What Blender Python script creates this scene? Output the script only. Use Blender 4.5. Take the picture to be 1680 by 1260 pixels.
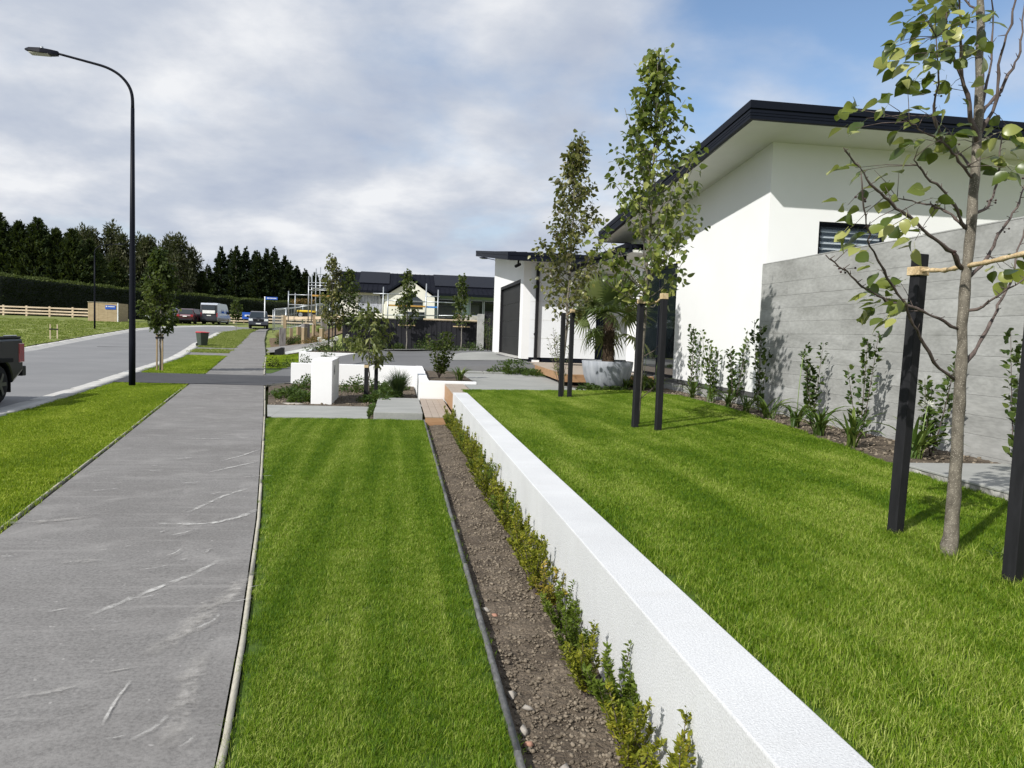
import bpy, math, random
import numpy as np
from mathutils import Matrix, Vector, Quaternion
sc = bpy.context.scene
for o in list(bpy.data.objects): bpy.data.objects.remove(o)
R = math.radians
# ------------------------------------------------------------------ camera
cd = bpy.data.cameras.new('camera'); cam = bpy.data.objects.new('camera', cd)
sc.collection.objects.link(cam); sc.camera = cam
cd.sensor_width = 36.0; cd.lens = 36.0*1260/1680; cd.clip_start = 0.05; cd.clip_end = 6000
MC = np.array([[0.98886181, 0.02409671, 0.14687297], [-0.14492234, -0.06893603, 0.98703867], [0.03390922, -0.99733002, -0.06467606]])
cm = Matrix.Identity(4)
for i in range(3):
    cm[i][0] = MC[i, 0]; cm[i][1] = -MC[i, 1]; cm[i][2] = -MC[i, 2]
cm[2][3] = 1.6
cam.matrix_world = cm
# ------------------------------------------------------------------ light
SUN_TO = Vector((-1.0, -0.83, 1.04)).normalized()
SUN_EL = math.asin(SUN_TO.z); SUN_AZ = math.atan2(SUN_TO.x, SUN_TO.y)
ld = bpy.data.lights.new('sun', 'SUN'); ld.energy = 5.0; ld.angle = R(0.53); ld.color = (1.0, 0.975, 0.935)
sun = bpy.data.objects.new('sun', ld); sc.collection.objects.link(sun)
sun.rotation_euler = (-SUN_TO).to_track_quat('-Z', 'Y').to_euler(); sun.location = (0, 0, 60)
sc.view_settings.view_transform = 'Standard'; sc.view_settings.look = 'None'
sc.view_settings.exposure = 0.0; sc.view_settings.gamma = 1.0; sc.view_settings.use_curve_mapping = False
sc.render.engine = 'CYCLES'
sc.cycles.max_bounces = 6; sc.cycles.diffuse_bounces = 3; sc.cycles.glossy_bounces = 3
sc.cycles.transparent_max_bounces = 12; sc.cycles.caustics_reflective = False; sc.cycles.caustics_refractive = False
sc.cycles.use_denoising = True
# ------------------------------------------------------------------ world
w = bpy.data.worlds.new('World'); sc.world = w; w.use_nodes = True
nt = w.node_tree; nt.nodes.clear()
def N(tree, typ, **kw):
    n = tree.nodes.new(typ)
    for k, v in kw.items():
        if k.startswith('i_'):
            k2 = k[2:]
            n.inputs[int(k2) if k2.isdigit() else k2.replace('_', ' ')].default_value = v
        else: setattr(n, k, v)
    return n
def MATH(t, op, a, b=None, c=None, clamp=False):
    n = t.nodes.new('ShaderNodeMath'); n.operation = op; n.use_clamp = clamp
    for i, v in enumerate((a, b, c)):
        if v is None: continue
        if isinstance(v, (int, float)): n.inputs[i].default_value = v
        else: t.links.new(v, n.inputs[i])
    return n.outputs[0]
def ramp(t, fac, stops, interp='LINEAR'):
    n = t.nodes.new('ShaderNodeValToRGB'); cr = n.color_ramp; cr.interpolation = interp
    while len(cr.elements) < len(stops): cr.elements.new(0.5)
    for e, (p, c) in zip(cr.elements, stops):
        e.position = p; e.color = (c[0], c[1], c[2], 1) if not isinstance(c, (int, float)) else (c, c, c, 1)
    if fac is not None: t.links.new(fac, n.inputs[0])
    return n.outputs[0]
sky = N(nt, 'ShaderNodeTexSky', sky_type='NISHITA', sun_disc=False, sun_elevation=SUN_EL, sun_rotation=SUN_AZ, air_density=1.0, dust_density=0.6, ozone_density=2.0)
bg1 = N(nt, 'ShaderNodeBackground'); bg1.inputs[1].default_value = 0.15
nt.links.new(sky.outputs[0], bg1.inputs[0])
tc = N(nt, 'ShaderNodeTexCoord'); sep = N(nt, 'ShaderNodeSeparateXYZ'); nt.links.new(tc.outputs['Generated'], sep.inputs[0])
den = MATH(nt, 'ADD', MATH(nt, 'MAXIMUM', sep.outputs[2], 0.0), 0.26)
cmb = N(nt, 'ShaderNodeCombineXYZ')
nt.links.new(MATH(nt, 'DIVIDE', sep.outputs[0], den), cmb.inputs[0]); nt.links.new(MATH(nt, 'DIVIDE', sep.outputs[1], den), cmb.inputs[1])
n1 = N(nt, 'ShaderNodeTexNoise', i_Scale=1.35, i_Detail=7.0, i_Roughness=0.52, i_Distortion=0.15)
mp = N(nt, 'ShaderNodeMapping'); mp.inputs['Location'].default_value = (3.3, 1.2, 0.4); nt.links.new(cmb.outputs[0], mp.inputs[0]); nt.links.new(mp.outputs[0], n1.inputs['Vector'])
n2 = N(nt, 'ShaderNodeTexNoise', i_Scale=2.1, i_Detail=8.0, i_Roughness=0.55, i_Distortion=0.1)
mp2 = N(nt, 'ShaderNodeMapping'); mp2.inputs['Location'].default_value = (7.1, 4.2, 1.4); nt.links.new(cmb.outputs[0], mp2.inputs[0]); nt.links.new(mp2.outputs[0], n2.inputs['Vector'])
# broken cloud: thinner towards the north-east part of the sky
dirn = N(nt, 'ShaderNodeVectorMath', operation='DOT_PRODUCT'); nt.links.new(tc.outputs['Generated'], dirn.inputs[0])
dirn.inputs[1].default_value = Vector((0.62, 0.70, 0.42)).normalized()
clear = MATH(nt, 'MULTIPLY', MATH(nt, 'SUBTRACT', dirn.outputs['Value'], 0.90, clamp=True), 2.7)
cov = MATH(nt, 'SUBTRACT', n1.outputs[0], clear)
covr = ramp(nt, cov, [(0.20, 0.0), (0.46, 1.0)], 'EASE')
colr = ramp(nt, n2.outputs[0], [(0.32, (0.46, 0.52, 0.645)), (0.46, (0.57, 0.62, 0.715)), (0.54, (0.68, 0.715, 0.785)), (0.66, (0.88, 0.895, 0.925))])
bg2 = N(nt, 'ShaderNodeBackground'); bg2.inputs[1].default_value = 1.0; nt.links.new(colr, bg2.inputs[0])
mx = N(nt, 'ShaderNodeMixShader'); nt.links.new(covr, mx.inputs[0]); nt.links.new(bg1.outputs[0], mx.inputs[1]); nt.links.new(bg2.outputs[0], mx.inputs[2])
wo = N(nt, 'ShaderNodeOutputWorld'); nt.links.new(mx.outputs[0], wo.inputs[0])

# ------------------------------------------------------------------ helpers
rnd = random.Random(7); rng = np.random.default_rng(11)
C = sc.collection
def tag(o, label=None, cat=None, group=None, kind=None):
    for k, v in (('label', label), ('category', cat), ('group', group), ('kind', kind)):
        if v: o[k] = v
    return o
def world(o):
    m = o.matrix_basis
    return (world(o.parent) @ o.matrix_parent_inverse @ m) if o.parent else m.copy()
def thing(name, label, cat, loc=(0, 0, 0), rz=0.0, group=None):
    o = bpy.data.objects.new(name, None); o.empty_display_size = 0.2; C.objects.link(o)
    o.matrix_basis = Matrix.Translation(loc) @ Matrix.Rotation(rz, 4, 'Z')
    return tag(o, label, cat, group)
def link(name, me, parent=None, kind=None):
    o = bpy.data.objects.new(name, me); C.objects.link(o)
    if parent is not None:
        o.parent = parent; o.matrix_parent_inverse = world(parent).inverted()
    if kind: o['kind'] = kind
    return o
def npmesh(name, V, F, mat=None, smooth=False, attr=None):
    V = np.asarray(V, dtype=np.float32).reshape(-1, 3); F = np.asarray(F, dtype=np.int32)
    me = bpy.data.meshes.new(name); k = F.shape[1]
    me.vertices.add(len(V)); me.vertices.foreach_set('co', V.ravel())
    me.loops.add(F.size); me.loops.foreach_set('vertex_index', F.ravel())
    me.polygons.add(len(F)); me.polygons.foreach_set('loop_start', np.arange(0, F.size, k, dtype=np.int32))
    me.update(calc_edges=True)
    if smooth: me.polygons.foreach_set('use_smooth', np.ones(len(F), dtype=bool))
    if attr is not None:
        a = me.attributes.new('rnd', 'FLOAT', 'FACE'); a.data.foreach_set('value', np.asarray(attr, dtype=np.float32))
    if mat: me.materials.append(mat)
    return me
class MB:
    def __init__(s): s.v = []; s.f = []; s.sm = []
    def add(s, V, F, smooth=False):
        o = len(s.v); s.v += [tuple(p) for p in V]; s.f += [tuple(i+o for i in f) for f in F]; s.sm += [smooth]*len(F); return s
    def box(s, x0, x1, y0, y1, z0, z1):
        V = [(x0, y0, z0), (x1, y0, z0), (x1, y1, z0), (x0, y1, z0), (x0, y0, z1), (x1, y0, z1), (x1, y1, z1), (x0, y1, z1)]
        return s.add(V, [(0, 3, 2, 1), (4, 5, 6, 7), (0, 1, 5, 4), (1, 2, 6, 5), (2, 3, 7, 6), (3, 0, 4, 7)])
    def obox(s, c, h, rot=None, rz=0.0):
        m = rot if rot is not None else Matrix.Rotation(rz, 3, 'Z')
        V = [Vector(c)+m @ Vector((a*h[0], b*h[1], d*h[2])) for d in (-1, 1) for a, b in ((-1, -1), (1, -1), (1, 1), (-1, 1))]
        return s.add(V, [(0, 3, 2, 1), (4, 5, 6, 7), (0, 1, 5, 4), (1, 2, 6, 5), (2, 3, 7, 6), (3, 0, 4, 7)])
    def bar(s, a, b, w, h=None, up=(0, 0, 1)):
        a, b = Vector(a), Vector(b); d = (b-a); L = d.length; d.normalize(); h = h or w
        x = d.cross(Vector(up));
        if x.length < 1e-4: x = d.cross(Vector((0, 1, 0)))
        x.normalize(); z = x.cross(d)
        return s.obox((a+b)/2, (w/2, L/2, h/2), Matrix((x, d, z)).transposed())
    def tube(s, pts, rad, n=8, caps=True):
        pts = [Vector(p) for p in pts]; m = len(pts)
        rad = [rad]*m if isinstance(rad, (int, float)) else rad
        V = []; px = None
        for i, p in enumerate(pts):
            d = (pts[min(i+1, m-1)]-pts[max(i-1, 0)]).normalized()
            if px is None:
                px = d.cross(Vector((0.3, 1, 0.1)) if abs(d.y) < .9 else Vector((1, 0, 0)))
            px = (px-d*px.dot(d)).normalized(); py = d.cross(px)
            for k in range(n):
                a = 2*math.pi*k/n; V.append(p+(px*math.cos(a)+py*math.sin(a))*rad[i])
        F = [(i*n+k, i*n+(k+1) % n, (i+1)*n+(k+1) % n, (i+1)*n+k) for i in range(m-1) for k in range(n)]
        s.add(V, F, True)
        if caps:
            o = len(s.v)-len(V)
            s.f += [tuple(o+k for k in reversed(range(n))), tuple(o+(m-1)*n+k for k in range(n))]; s.sm += [False, False]
        return s
    def prism(s, poly, axis, a, b):
        # poly: 2D outline; extruded along axis from a to b
        def P(u, v, t): return {'x': (t, u, v), 'y': (u, t, v), 'z': (u, v, t)}[axis]
        n = len(poly)
        V = [P(u, v, a) for u, v in poly]+[P(u, v, b) for u, v in poly]
        return s.add(V, [tuple(range(n)), tuple(reversed(range(n, 2*n)))]+[(i, i+n, (i+1) % n+n, (i+1) % n) for i in range(n)])
    def lathe(s, prof, c, n=32, smooth=True):
        V = []; m = len(prof)
        for r, z in prof:
            for k in range(n):
                a = 2*math.pi*k/n; V.append((c[0]+r*math.cos(a), c[1]+r*math.sin(a), c[2]+z))
        return s.add(V, [(i*n+k, i*n+(k+1) % n, (i+1)*n+(k+1) % n, (i+1)*n+k) for i in range(m-1) for k in range(n)], smooth)
    def xform(s, M4):
        s.v = [tuple(M4 @ Vector(p)) for p in s.v]; return s
    def mesh(s, name, mat, bevel=0.0, seg=1):
        me = bpy.data.meshes.new(name); me.from_pydata(s.v, [], s.f)
        if mat: me.materials.append(mat)
        import bmesh
        bm = bmesh.new(); bm.from_mesh(me)
        for f, q in zip(bm.faces, s.sm): f.smooth = q
        bmesh.ops.recalc_face_normals(bm, faces=bm.faces)
        if bevel > 0:
            ed = [e for e in bm.edges if len(e.link_faces) == 2 and e.calc_face_angle(0) > 0.6]
            bmesh.ops.bevel(bm, geom=ed, offset=bevel, segments=seg, affect='EDGES', profile=0.6, clamp_overlap=True)
        bm.to_mesh(me); bm.free(); me.update()
        return me
    def build(s, name, mat, parent=None, bevel=0.0, kind=None, seg=1):
        return link(name, s.mesh(name, mat, bevel, seg), parent, kind)
def box(name, mat, parent, x0, x1, y0, y1, z0, z1, bevel=0.0, kind=None):
    return MB().box(min(x0, x1), max(x0, x1), min(y0, y1), max(y0, y1), min(z0, z1), max(z0, z1)).build(name, mat, parent, bevel, kind)
def copy_tree(o, parent=None):
    c = o.copy(); C.objects.link(c)
    if parent is not None: c.parent = parent
    for ch in o.children: copy_tree(ch, c)
    return c
def place(proto, used, loc, rz=0.0, s=1.0, label=None, group=None, sz=None):
    o = proto if not used else copy_tree(proto)
    o.matrix_basis = Matrix.Translation(loc) @ Matrix.Rotation(rz, 4, 'Z') @ Matrix.Diagonal((s, s, sz or s, 1))
    if label: o['label'] = label
    if group: o['group'] = group
    return o

# ---- materials
def newmat(name):
    m = bpy.data.materials.new(name); m.use_nodes = True; t = m.node_tree; t.nodes.clear()
    out = N(t, 'ShaderNodeOutputMaterial'); b = N(t, 'ShaderNodeBsdfPrincipled'); t.links.new(b.outputs[0], out.inputs[0])
    return m, t, b, out
def pos(t, scale=(1, 1, 1), rot=(0, 0, 0), obj=False):
    if obj: src = N(t, 'ShaderNodeTexCoord').outputs['Object']
    else: src = N(t, 'ShaderNodeNewGeometry').outputs['Position']
    mp = N(t, 'ShaderNodeMapping'); mp.inputs['Scale'].default_value = scale; mp.inputs['Rotation'].default_value = rot
    t.links.new(src, mp.inputs[0]); return mp.outputs[0]
def noise(t, vec, scale, detail=4, rough=0.55, dist=0.0):
    n = N(t, 'ShaderNodeTexNoise', i_Scale=scale, i_Detail=detail, i_Roughness=rough, i_Distortion=dist); t.links.new(vec, n.inputs['Vector']); return n.outputs[0]
def mixc(t, fac, a, b, typ='MIX'):
    n = N(t, 'ShaderNodeMix', data_type='RGBA', blend_type=typ)
    for i, v in ((0, fac), (6, a), (7, b)):
        if isinstance(v, (int, float)): n.inputs[i].default_value = v
        elif isinstance(v, tuple): n.inputs[i].default_value = (*v[:3], 1)
        else: t.links.new(v, n.inputs[i])
    return n.outputs[2]
def bump(t, b, h, strength=0.3, dist=0.01):
    n = N(t, 'ShaderNodeBump'); n.inputs['Strength'].default_value = strength; n.inputs['Distance'].default_value = dist
    t.links.new(h, n.inputs['Height']); t.links.new(n.outputs[0], b.inputs['Normal'])
def surf(name, lo, hi, scale=3.0, rough=0.8, bscale=0, bstr=0.2, bdist=0.005, fine=None, spec=0.3, sc3=(1, 1, 1), rot=(0, 0, 0), metal=0.0, obj=False, coat=0.0, detail=5):
    m, t, b, out = newmat(name)
    v = pos(t, sc3, rot, obj)
    col = ramp(t, noise(t, v, scale, detail, 0.6), [(0.3, lo), (0.7, hi)])
    if fine:
        f = ramp(t, noise(t, v, fine[0], 2, 0.5), [(0.35, 1-fine[1]), (0.65, 1+0*fine[1])])
        col = mixc(t, 1.0, col, f, 'MULTIPLY')
    t.links.new(col, b.inputs['Base Color'])
    b.inputs['Roughness'].default_value = rough; b.inputs['Specular IOR Level'].default_value = spec; b.inputs['Metallic'].default_value = metal
    b.inputs['Coat Weight'].default_value = coat
    if bscale: bump(t, b, noise(t, v, bscale, 3, 0.6), bstr, bdist)
    return m
def foliage(name, stops, transl=0.25, rough=0.5, spec=0.35, clump=0.0, objrand=False, tcol=(0.30, 0.42, 0.05)):
    m, t, b, out = newmat(name)
    if objrand: fac = N(t, 'ShaderNodeObjectInfo').outputs['Random']
    else: fac = N(t, 'ShaderNodeAttribute', attribute_name='rnd').outputs['Fac']
    if clump:
        nz = noise(t, pos(t), clump, 2, 0.5)
        fac = MATH(t, 'ADD', MATH(t, 'MULTIPLY', fac, 0.62), MATH(t, 'MULTIPLY', MATH(t, 'SUBTRACT', nz, 0.35), 1.0), clamp=True)
    col = ramp(t, fac, stops)
    t.links.new(col, b.inputs['Base Color']); b.inputs['Roughness'].default_value = rough; b.inputs['Specular IOR Level'].default_value = spec
    tr = N(t, 'ShaderNodeBsdfTranslucent'); t.links.new(mixc(t, 0.55, col, tcol), tr.inputs[0])
    mx = N(t, 'ShaderNodeMixShader'); mx.inputs[0].default_value = transl
    t.links.new(b.outputs[0], mx.inputs[1]); t.links.new(tr.outputs[0], mx.inputs[2]); t.links.new(mx.outputs[0], out.inputs[0])
    return m
def plain(name, col, rough=0.6, spec=0.3, metal=0.0, var=0.12, scale=4.0, coat=0.0):
    lo = tuple(c*(1-var) for c in col); hi = tuple(min(1, c*(1+var)) for c in col)
    return surf(name, lo, hi, scale, rough, spec=spec, metal=metal, coat=coat)
# ---- leaves
LEAF = {
 'diamond': (np.array([[0, 0, 0], [.45, -.5, .06], [1, 0, -.05], [.45, .5, .06]], float), [(0, 1, 2), (0, 2, 3)]),
 'ovate': (np.array([[0, 0, 0], [.28, -.36, .07], [.65, -.27, .05], [1, 0, -.12], [.65, .27, .05], [.28, .36, .07], [.45, 0, 0]], float),
           [(0, 1, 6), (1, 2, 6), (2, 3, 6), (3, 4, 6), (4, 5, 6), (5, 0, 6)]),
 'lance': (np.array([[0, 0, 0], [.4, -.5, .12], [1, 0, -.18], [.4, .5, .12], [.5, 0, 0]], float), [(0, 1, 4), (1, 2, 4), (2, 3, 4), (3, 0, 4)]),
}
def norm(a): return a/np.maximum(np.linalg.norm(a, axis=-1, keepdims=True), 1e-9)
def frames(d, upbias=0.6, g=None):
    g = g or rng
    d = norm(d); r = g.normal(size=d.shape)*(1-upbias); r[:, 2] += upbias
    bvec = norm(np.cross(r, d)); nvec = np.cross(d, bvec)
    return d, bvec, nvec
def leaf_arrays(P, D, size, width=1.0, shape='diamond', upbias=0.6, g=None):
    T, F = LEAF[shape]; n = len(P); size = np.broadcast_to(np.asarray(size, float), (n,))
    d, b, nv = frames(D, upbias, g)
    s = size[:, None, None]
    V = P[:, None, :]+s*(T[None, :, 0:1]*d[:, None, :]+T[None, :, 1:2]*width*b[:, None, :]+T[None, :, 2:3]*nv[:, None, :])
    k = len(T); F = np.array(F)
    FF = (F[None]+(np.arange(n)*k)[:, None, None]).reshape(-1, 3)
    return V.reshape(-1, 3), FF, np.repeat((g or rng).random(n), len(F))
def leaves(name, mat, parent, P, D, size, width=1.0, shape='diamond', upbias=0.6, kind='stuff', g=None):
    V, F, a = leaf_arrays(np.asarray(P, float), np.asarray(D, float), size, width, shape, upbias, g)
    return link(name, npmesh(name, V, F, mat, False, a), parent, kind)
def sst(t): t = min(max(t, 0.0), 1.0); return t*t*(3-2*t)
# ---- terrain
def S(y):
    k, y0, w_ = .047, 54., 5.
    a = k*w_*math.log1p(math.exp((min(y, 400)-y0)/w_))
    return 1.95-0.25*math.log1p(math.exp((1.95-a)/.25)) if a < 8 else 1.95
def tab(pts):
    a = [p[0] for p in pts]; b = [p[1] for p in pts]
    return lambda y: float(np.interp(y, a, b))
PR = tab([(-8, .3), (0, -.36), (2.81, -.6), (3.98, -.75), (6.55, -1.12), (13.4, -2.22), (19.8, -3.28), (24.45, -4.07), (31.9, -5.3), (41, -6.75), (49.3, -8.15), (63, -10.5), (77.6, -12.75), (84, -13.4), (400, -13.4)])
PL = tab([(-8, -1.5), (0, -2.1), (6.2, -2.95), (9.74, -3.54), (20.8, -5.42), (25.5, -6.12), (41, -8.72), (47.8, -9.95), (51.6, -10.5), (64, -12.25), (73, -13.45), (79.5, -14.0), (400, -14)])
K = tab([(-10, -5.0), (0, -5.4), (10, -6.05), (14.9, -6.5), (21, -7.32), (25.3, -8.03), (37.7, -9.96), (47.9, -12.0), (57, -13.75), (61.7, -14.35), (72.9, -15.8), (78, -15.35), (82, -14.6), (90, -14.4)])
LK = tab([(-10, -13.3), (0, -13.5), (14, -14.3), (25, -15.9), (35, -17.7), (43.1, -19.3), (48.7, -20.7), (55.3, -22.0), (61.7, -22.85), (73, -23.7), (77.4, -23.2), (81.4, -22.1), (85, -20.0), (86.6, -16.6)])
def gz(x, y):
    s = S(y); r = sst((y-38.5)/5)*max(0, 2.0-s)
    return s+sst((x-PR(y)-.5)/7.5)*r
def dz(x, y):   # driveway surface inside the lot
    return (.62*sst((x+4.6-1.6*(1-sst((y-22)/9)))/3.4)+.2*sst(x/4.2))*(.86+.14*sst((y-22)/8))
def strip(name, mat, fa, fb, y0, y1, z, step=0.5, nx=1, kind='structure', parent=None):
    ys = np.linspace(y0, y1, max(2, int(abs(y1-y0)/step)+1)); V = []; F = []
    for y in ys:
        a, b = fa(y), fb(y)
        for i in range(nx+1):
            x = a+(b-a)*i/nx; V.append((x, y, z(x, y) if callable(z) else z))
    for j in range(len(ys)-1):
        for i in range(nx):
            q = j*(nx+1)+i; F.append((q, q+1, q+nx+2, q+nx+1))
    return link(name, npmesh(name, V, F, mat), parent, kind)
def poly(name, mat, pts, zf, kind='structure', parent=None):
    V = [(x, y, zf(x, y) if callable(zf) else zf) for x, y in pts]
    me = bpy.data.meshes.new(name); me.from_pydata(V, [], [tuple(range(len(V)))]); me.materials.append(mat); me.update()
    return link(name, me, parent, kind)
ORD = ['first', 'second', 'third', 'fourth', 'fifth', 'sixth', 'seventh', 'eighth', 'ninth', 'tenth', 'eleventh', 'twelfth', 'thirteenth', 'fourteenth', 'fifteenth', 'sixteenth', 'seventeenth', 'eighteenth', 'nineteenth', 'twentieth', 'twenty-first', 'twenty-second', 'twenty-third', 'twenty-fourth', 'twenty-fifth', 'twenty-sixth', 'twenty-seventh', 'twenty-eighth', 'twenty-ninth', 'thirtieth']
# ------------------------------------------------------------------ materials
m_road = surf('road_asphalt', (.195, .195, .195), (.245, .243, .24), .35, .9, 60, .3, .004, (90, .18))
def pathmat():
    m, t, bs, out = newmat('footpath_asphalt'); v = pos(t)
    col = ramp(t, noise(t, v, .7, 5, .6), [(.3, (.165, .157, .148)), (.7, (.212, .204, .194))])
    sp = ramp(t, noise(t, v, 55, 4, .75), [(.34, .70), (.5, 1.0), (.68, 1.22)]); col = mixc(t, 1.0, col, sp, 'MULTIPLY')
    lines = ramp(t, noise(t, pos(t, (.5, 5.5, 1), (0, 0, R(10))), 1.6, 6, .65, .4), [(.52, 0.0), (.75, .38)])
    dust = ramp(t, noise(t, pos(t, (1, 1, 1)), 2.1, 9, .66, .5), [(.50, 0.0), (.72, .42)])
    specks = ramp(t, noise(t, v, 22, 2, .5), [(.70, 0.0), (.76, .8)])
    f = MATH(t, 'MAXIMUM', MATH(t, 'MAXIMUM', lines, dust), specks)
    col = mixc(t, f, col, (.36, .345, .325)); t.links.new(col, bs.inputs['Base Color']); bs.inputs['Roughness'].default_value = .93; bs.inputs['Specular IOR Level'].default_value = .2
    bump(t, bs, noise(t, v, 140, 3, .6), .5, .003); return m
m_path = pathmat()
m_dark = surf('new_asphalt', (.058, .058, .062), (.082, .082, .086), .9, .9, 120, .4, .004, (180, .3))
m_drive = surf('driveway_asphalt', (.13, .13, .132), (.165, .164, .163), .5, .9, 90, .3, .004, (150, .2))
m_kerb = surf('kerb_concrete', (.40, .39, .36), (.52, .51, .48), 1.2, .85, 40, .2, .004, (60, .15))
m_slab = surf('paving_concrete', (.27, .275, .255), (.36, .36, .335), 1.3, .75, 60, .12, .002, (25, .08), sc3=(1, 2.2, 1))
m_conc = surf('wall_concrete', (.27, .27, .253), (.46, .46, .44), 1.7, .8, 30, .4, .004, (26, .16), sc3=(1, .6, 1.5), detail=9)
m_conc2 = surf('wall_concrete_pale', (.285, .285, .27), (.475, .475, .455), 1.7, .8, 30, .35, .004, (26, .14), sc3=(1, .45, 2.0), detail=9)
m_conc3 = surf('wall_concrete_dull', (.26, .26, .245), (.445, .445, .425), 1.7, .8, 30, .35, .004, (20, .16), sc3=(1, .5, 2.4), detail=9)
m_rough = surf('rough_concrete', (.22, .21, .19), (.52, .50, .46), 9, .95, 14, .9, .03, sc3=(1, 1, .5))
m_white = surf('white_plaster', (.79, .79, .775), (.83, .83, .82), .7, .75, 160, .25, .002, spec=.25)
def plastermat():
    m, t, bs, out = newmat('white_textured_plaster'); v = pos(t)
    col = ramp(t, noise(t, v, 1.3, 5, .6), [(.3, (.58, .585, .585)), (.7, (.68, .685, .68))])
    col = mixc(t, 1.0, col, ramp(t, noise(t, v, 120, 3, .6), [(.35, .86), (.62, 1.05)]), 'MULTIPLY')
    wash = ramp(t, noise(t, pos(t, (1, 2.2, .5)), 3.2, 7, .65), [(.5, 0.0), (.75, .22)]); col = mixc(t, wash, col, (.50, .49, .46))
    z = N(t, 'ShaderNodeSeparateXYZ'); t.links.new(N(t, 'ShaderNodeNewGeometry').outputs['Position'], z.inputs[0])
    low = MATH(t, 'SUBTRACT', 1.0, MATH(t, 'DIVIDE', MATH(t, 'ADD', z.outputs[2], .05), .20), clamp=True)
    spl = MATH(t, 'MULTIPLY', low, ramp(t, noise(t, v, 16, 6, .7), [(.40, 0.0), (.66, .8)])); col = mixc(t, spl, col, (.30, .25, .20))
    fleck = ramp(t, noise(t, v, 60, 2, .5), [(.72, 0.0), (.78, .35)]); col = mixc(t, fleck, col, (.33, .31, .28))
    t.links.new(col, bs.inputs['Base Color']); bs.inputs['Roughness'].default_value = .85; bs.inputs['Specular IOR Level'].default_value = .2
    bump(t, bs, noise(t, v, 130, 4, .65), .8, .005); return m
m_white2 = plastermat()
m_clad = plain('white_cladding', (.78, .795, .81), .55, .35, var=.02)
m_soffit = plain('soffit_white', (.74, .74, .70), .6, .3, var=.02)
m_navy = plain('navy_metal', (.005, .007, .013), .55, .14, var=.1)
m_navyroof = surf('navy_roof_sheet', (.006, .007, .012), (.009, .010, .015), 1.0, .75, spec=.08)
m_black = plain('black_metal', (.010, .010, .012), .5, .3)
m_pole = plain('pole_paint', (.004, .005, .010), .5, .15)
m_bin = plain('bin_green', (.045, .06, .042), .5, .4); m_red = plain('red_plastic', (.42, .03, .035), .45, .4)
m_door = surf('garage_door', (.016, .016, .016), (.026, .026, .025), .8, .6, spec=.3)
m_glass = None
def glassmat():
    m, t, b, out = newmat('dark_glass'); b.inputs['Base Color'].default_value = (.012, .018, .02, 1); b.inputs['Roughness'].default_value = .03; b.inputs['Specular IOR Level'].default_value = .9; b.inputs['Coat Weight'].default_value = .6; b.inputs['Coat Roughness'].default_value = .02
    return m
m_glass = glassmat()
m_timber = surf('pale_timber', (.30, .225, .13), (.47, .37, .23), 2.2, .8, 30, .3, .003, sc3=(1, 1, 8), detail=6)
m_edge = surf('edging_timber', (.36, .335, .265), (.48, .45, .37), 3, .85, 60, .3, .002, (40, .2), sc3=(4, .6, 1))
m_rail = surf('fence_timber', (.48, .38, .26), (.66, .54, .40), 1.5, .8)
m_deck = surf('deck_timber', (.30, .17, .085), (.44, .27, .145), 2.5, .6, 40, .2, .002, sc3=(.8, 6, 6), detail=6)
m_decktop = surf('deck_top_timber', (.30, .245, .19), (.42, .35, .285), 2.5, .65, 40, .2, .002, sc3=(.8, 6, 6), detail=6)
m_old = surf('weathered_timber', (.10, .09, .085), (.26, .245, .235), 4, .9, 20, .5, .01, sc3=(2.5, 2.5, .4), detail=7)
m_post = surf('post_timber', (.22, .165, .095), (.36, .275, .17), 3, .85, sc3=(2, 2, .5))
m_dfence = surf('dark_paling', (.012, .012, .015), (.022, .022, .027), 3, .6, 30, .2, .004, sc3=(3, 3, .4))
m_dedge = surf('dark_edging_timber', (.09, .09, .088), (.19, .19, .185), 6, .85, 40, .5, .004, (30, .35), sc3=(3, 1, 1))
m_stake = surf('black_stake', (.006, .006, .007), (.014, .014, .016), 9, .7, 60, .25, .002, sc3=(3, 3, .6))
m_hess = surf('hessian_tie', (.50, .36, .19), (.70, .55, .34), 22, .95, 160, .6, .004, (120, .25))
m_soil = surf('bed_soil', (.060, .045, .031), (.215, .172, .125), 5, .97, 45, .9, .03, (70, .35), detail=10)
m_clod = surf('soil_clods', (.12, .096, .068), (.33, .275, .205), 9, .97, 60, .7, .01, (40, .3))
m_pebble = surf('pebbles', (.16, .14, .12), (.42, .38, .34), 30, .9, 40, .9, .03)
m_steel = plain('galvanised_steel', (.40, .42, .43), .42, .5, .65, .08)
m_yplank = plain('orange_plank', (.44, .25, .06), .6); m_blue = plain('blue_sign', (.02, .09, .42), .4, .4)
m_bplank = plain('blue_plank', (.04, .2, .55), .6)
m_cream = plain('cream_board', (.79, .77, .67), .7, .25, var=.03); m_mint = plain('mint_wrap', (.44, .55, .53), .7, .2, var=.06)
m_wrap = surf('plastic_wrap', (.16, .17, .21), (.62, .64, .70), 2.4, .25, 5, .8, .1, spec=.6, sc3=(2, 1, .5))
m_gtint = plain('stacked_board', (.38, .36, .31), .8)
m_lawnbase = surf('lawn_soil', (.045, .085, .008), (.08, .13, .014), 6, .95, 50, .6, .02)
m_field = surf('field_grass', (.15, .185, .045), (.27, .295, .10), .22, .95, 5, .9, .08, (2.2, .35), detail=9, spec=.1)
m_fieldbase = m_field
m_bowl = surf('bowl_concrete', (.21, .225, .25), (.37, .385, .41), 3, .7, 40, .1, .002, sc3=(3, 3, .5), detail=8)
m_tyre = plain('tyre', (.012, .012, .012), .8, .2); m_rim = plain('wheel_rim', (.10, .10, .105), .35, .5, .8)
m_chrome = plain('silver_trim', (.5, .5, .5), .3, .5, .8); m_plate = plain('number_plate', (.75, .75, .72), .5)
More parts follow.
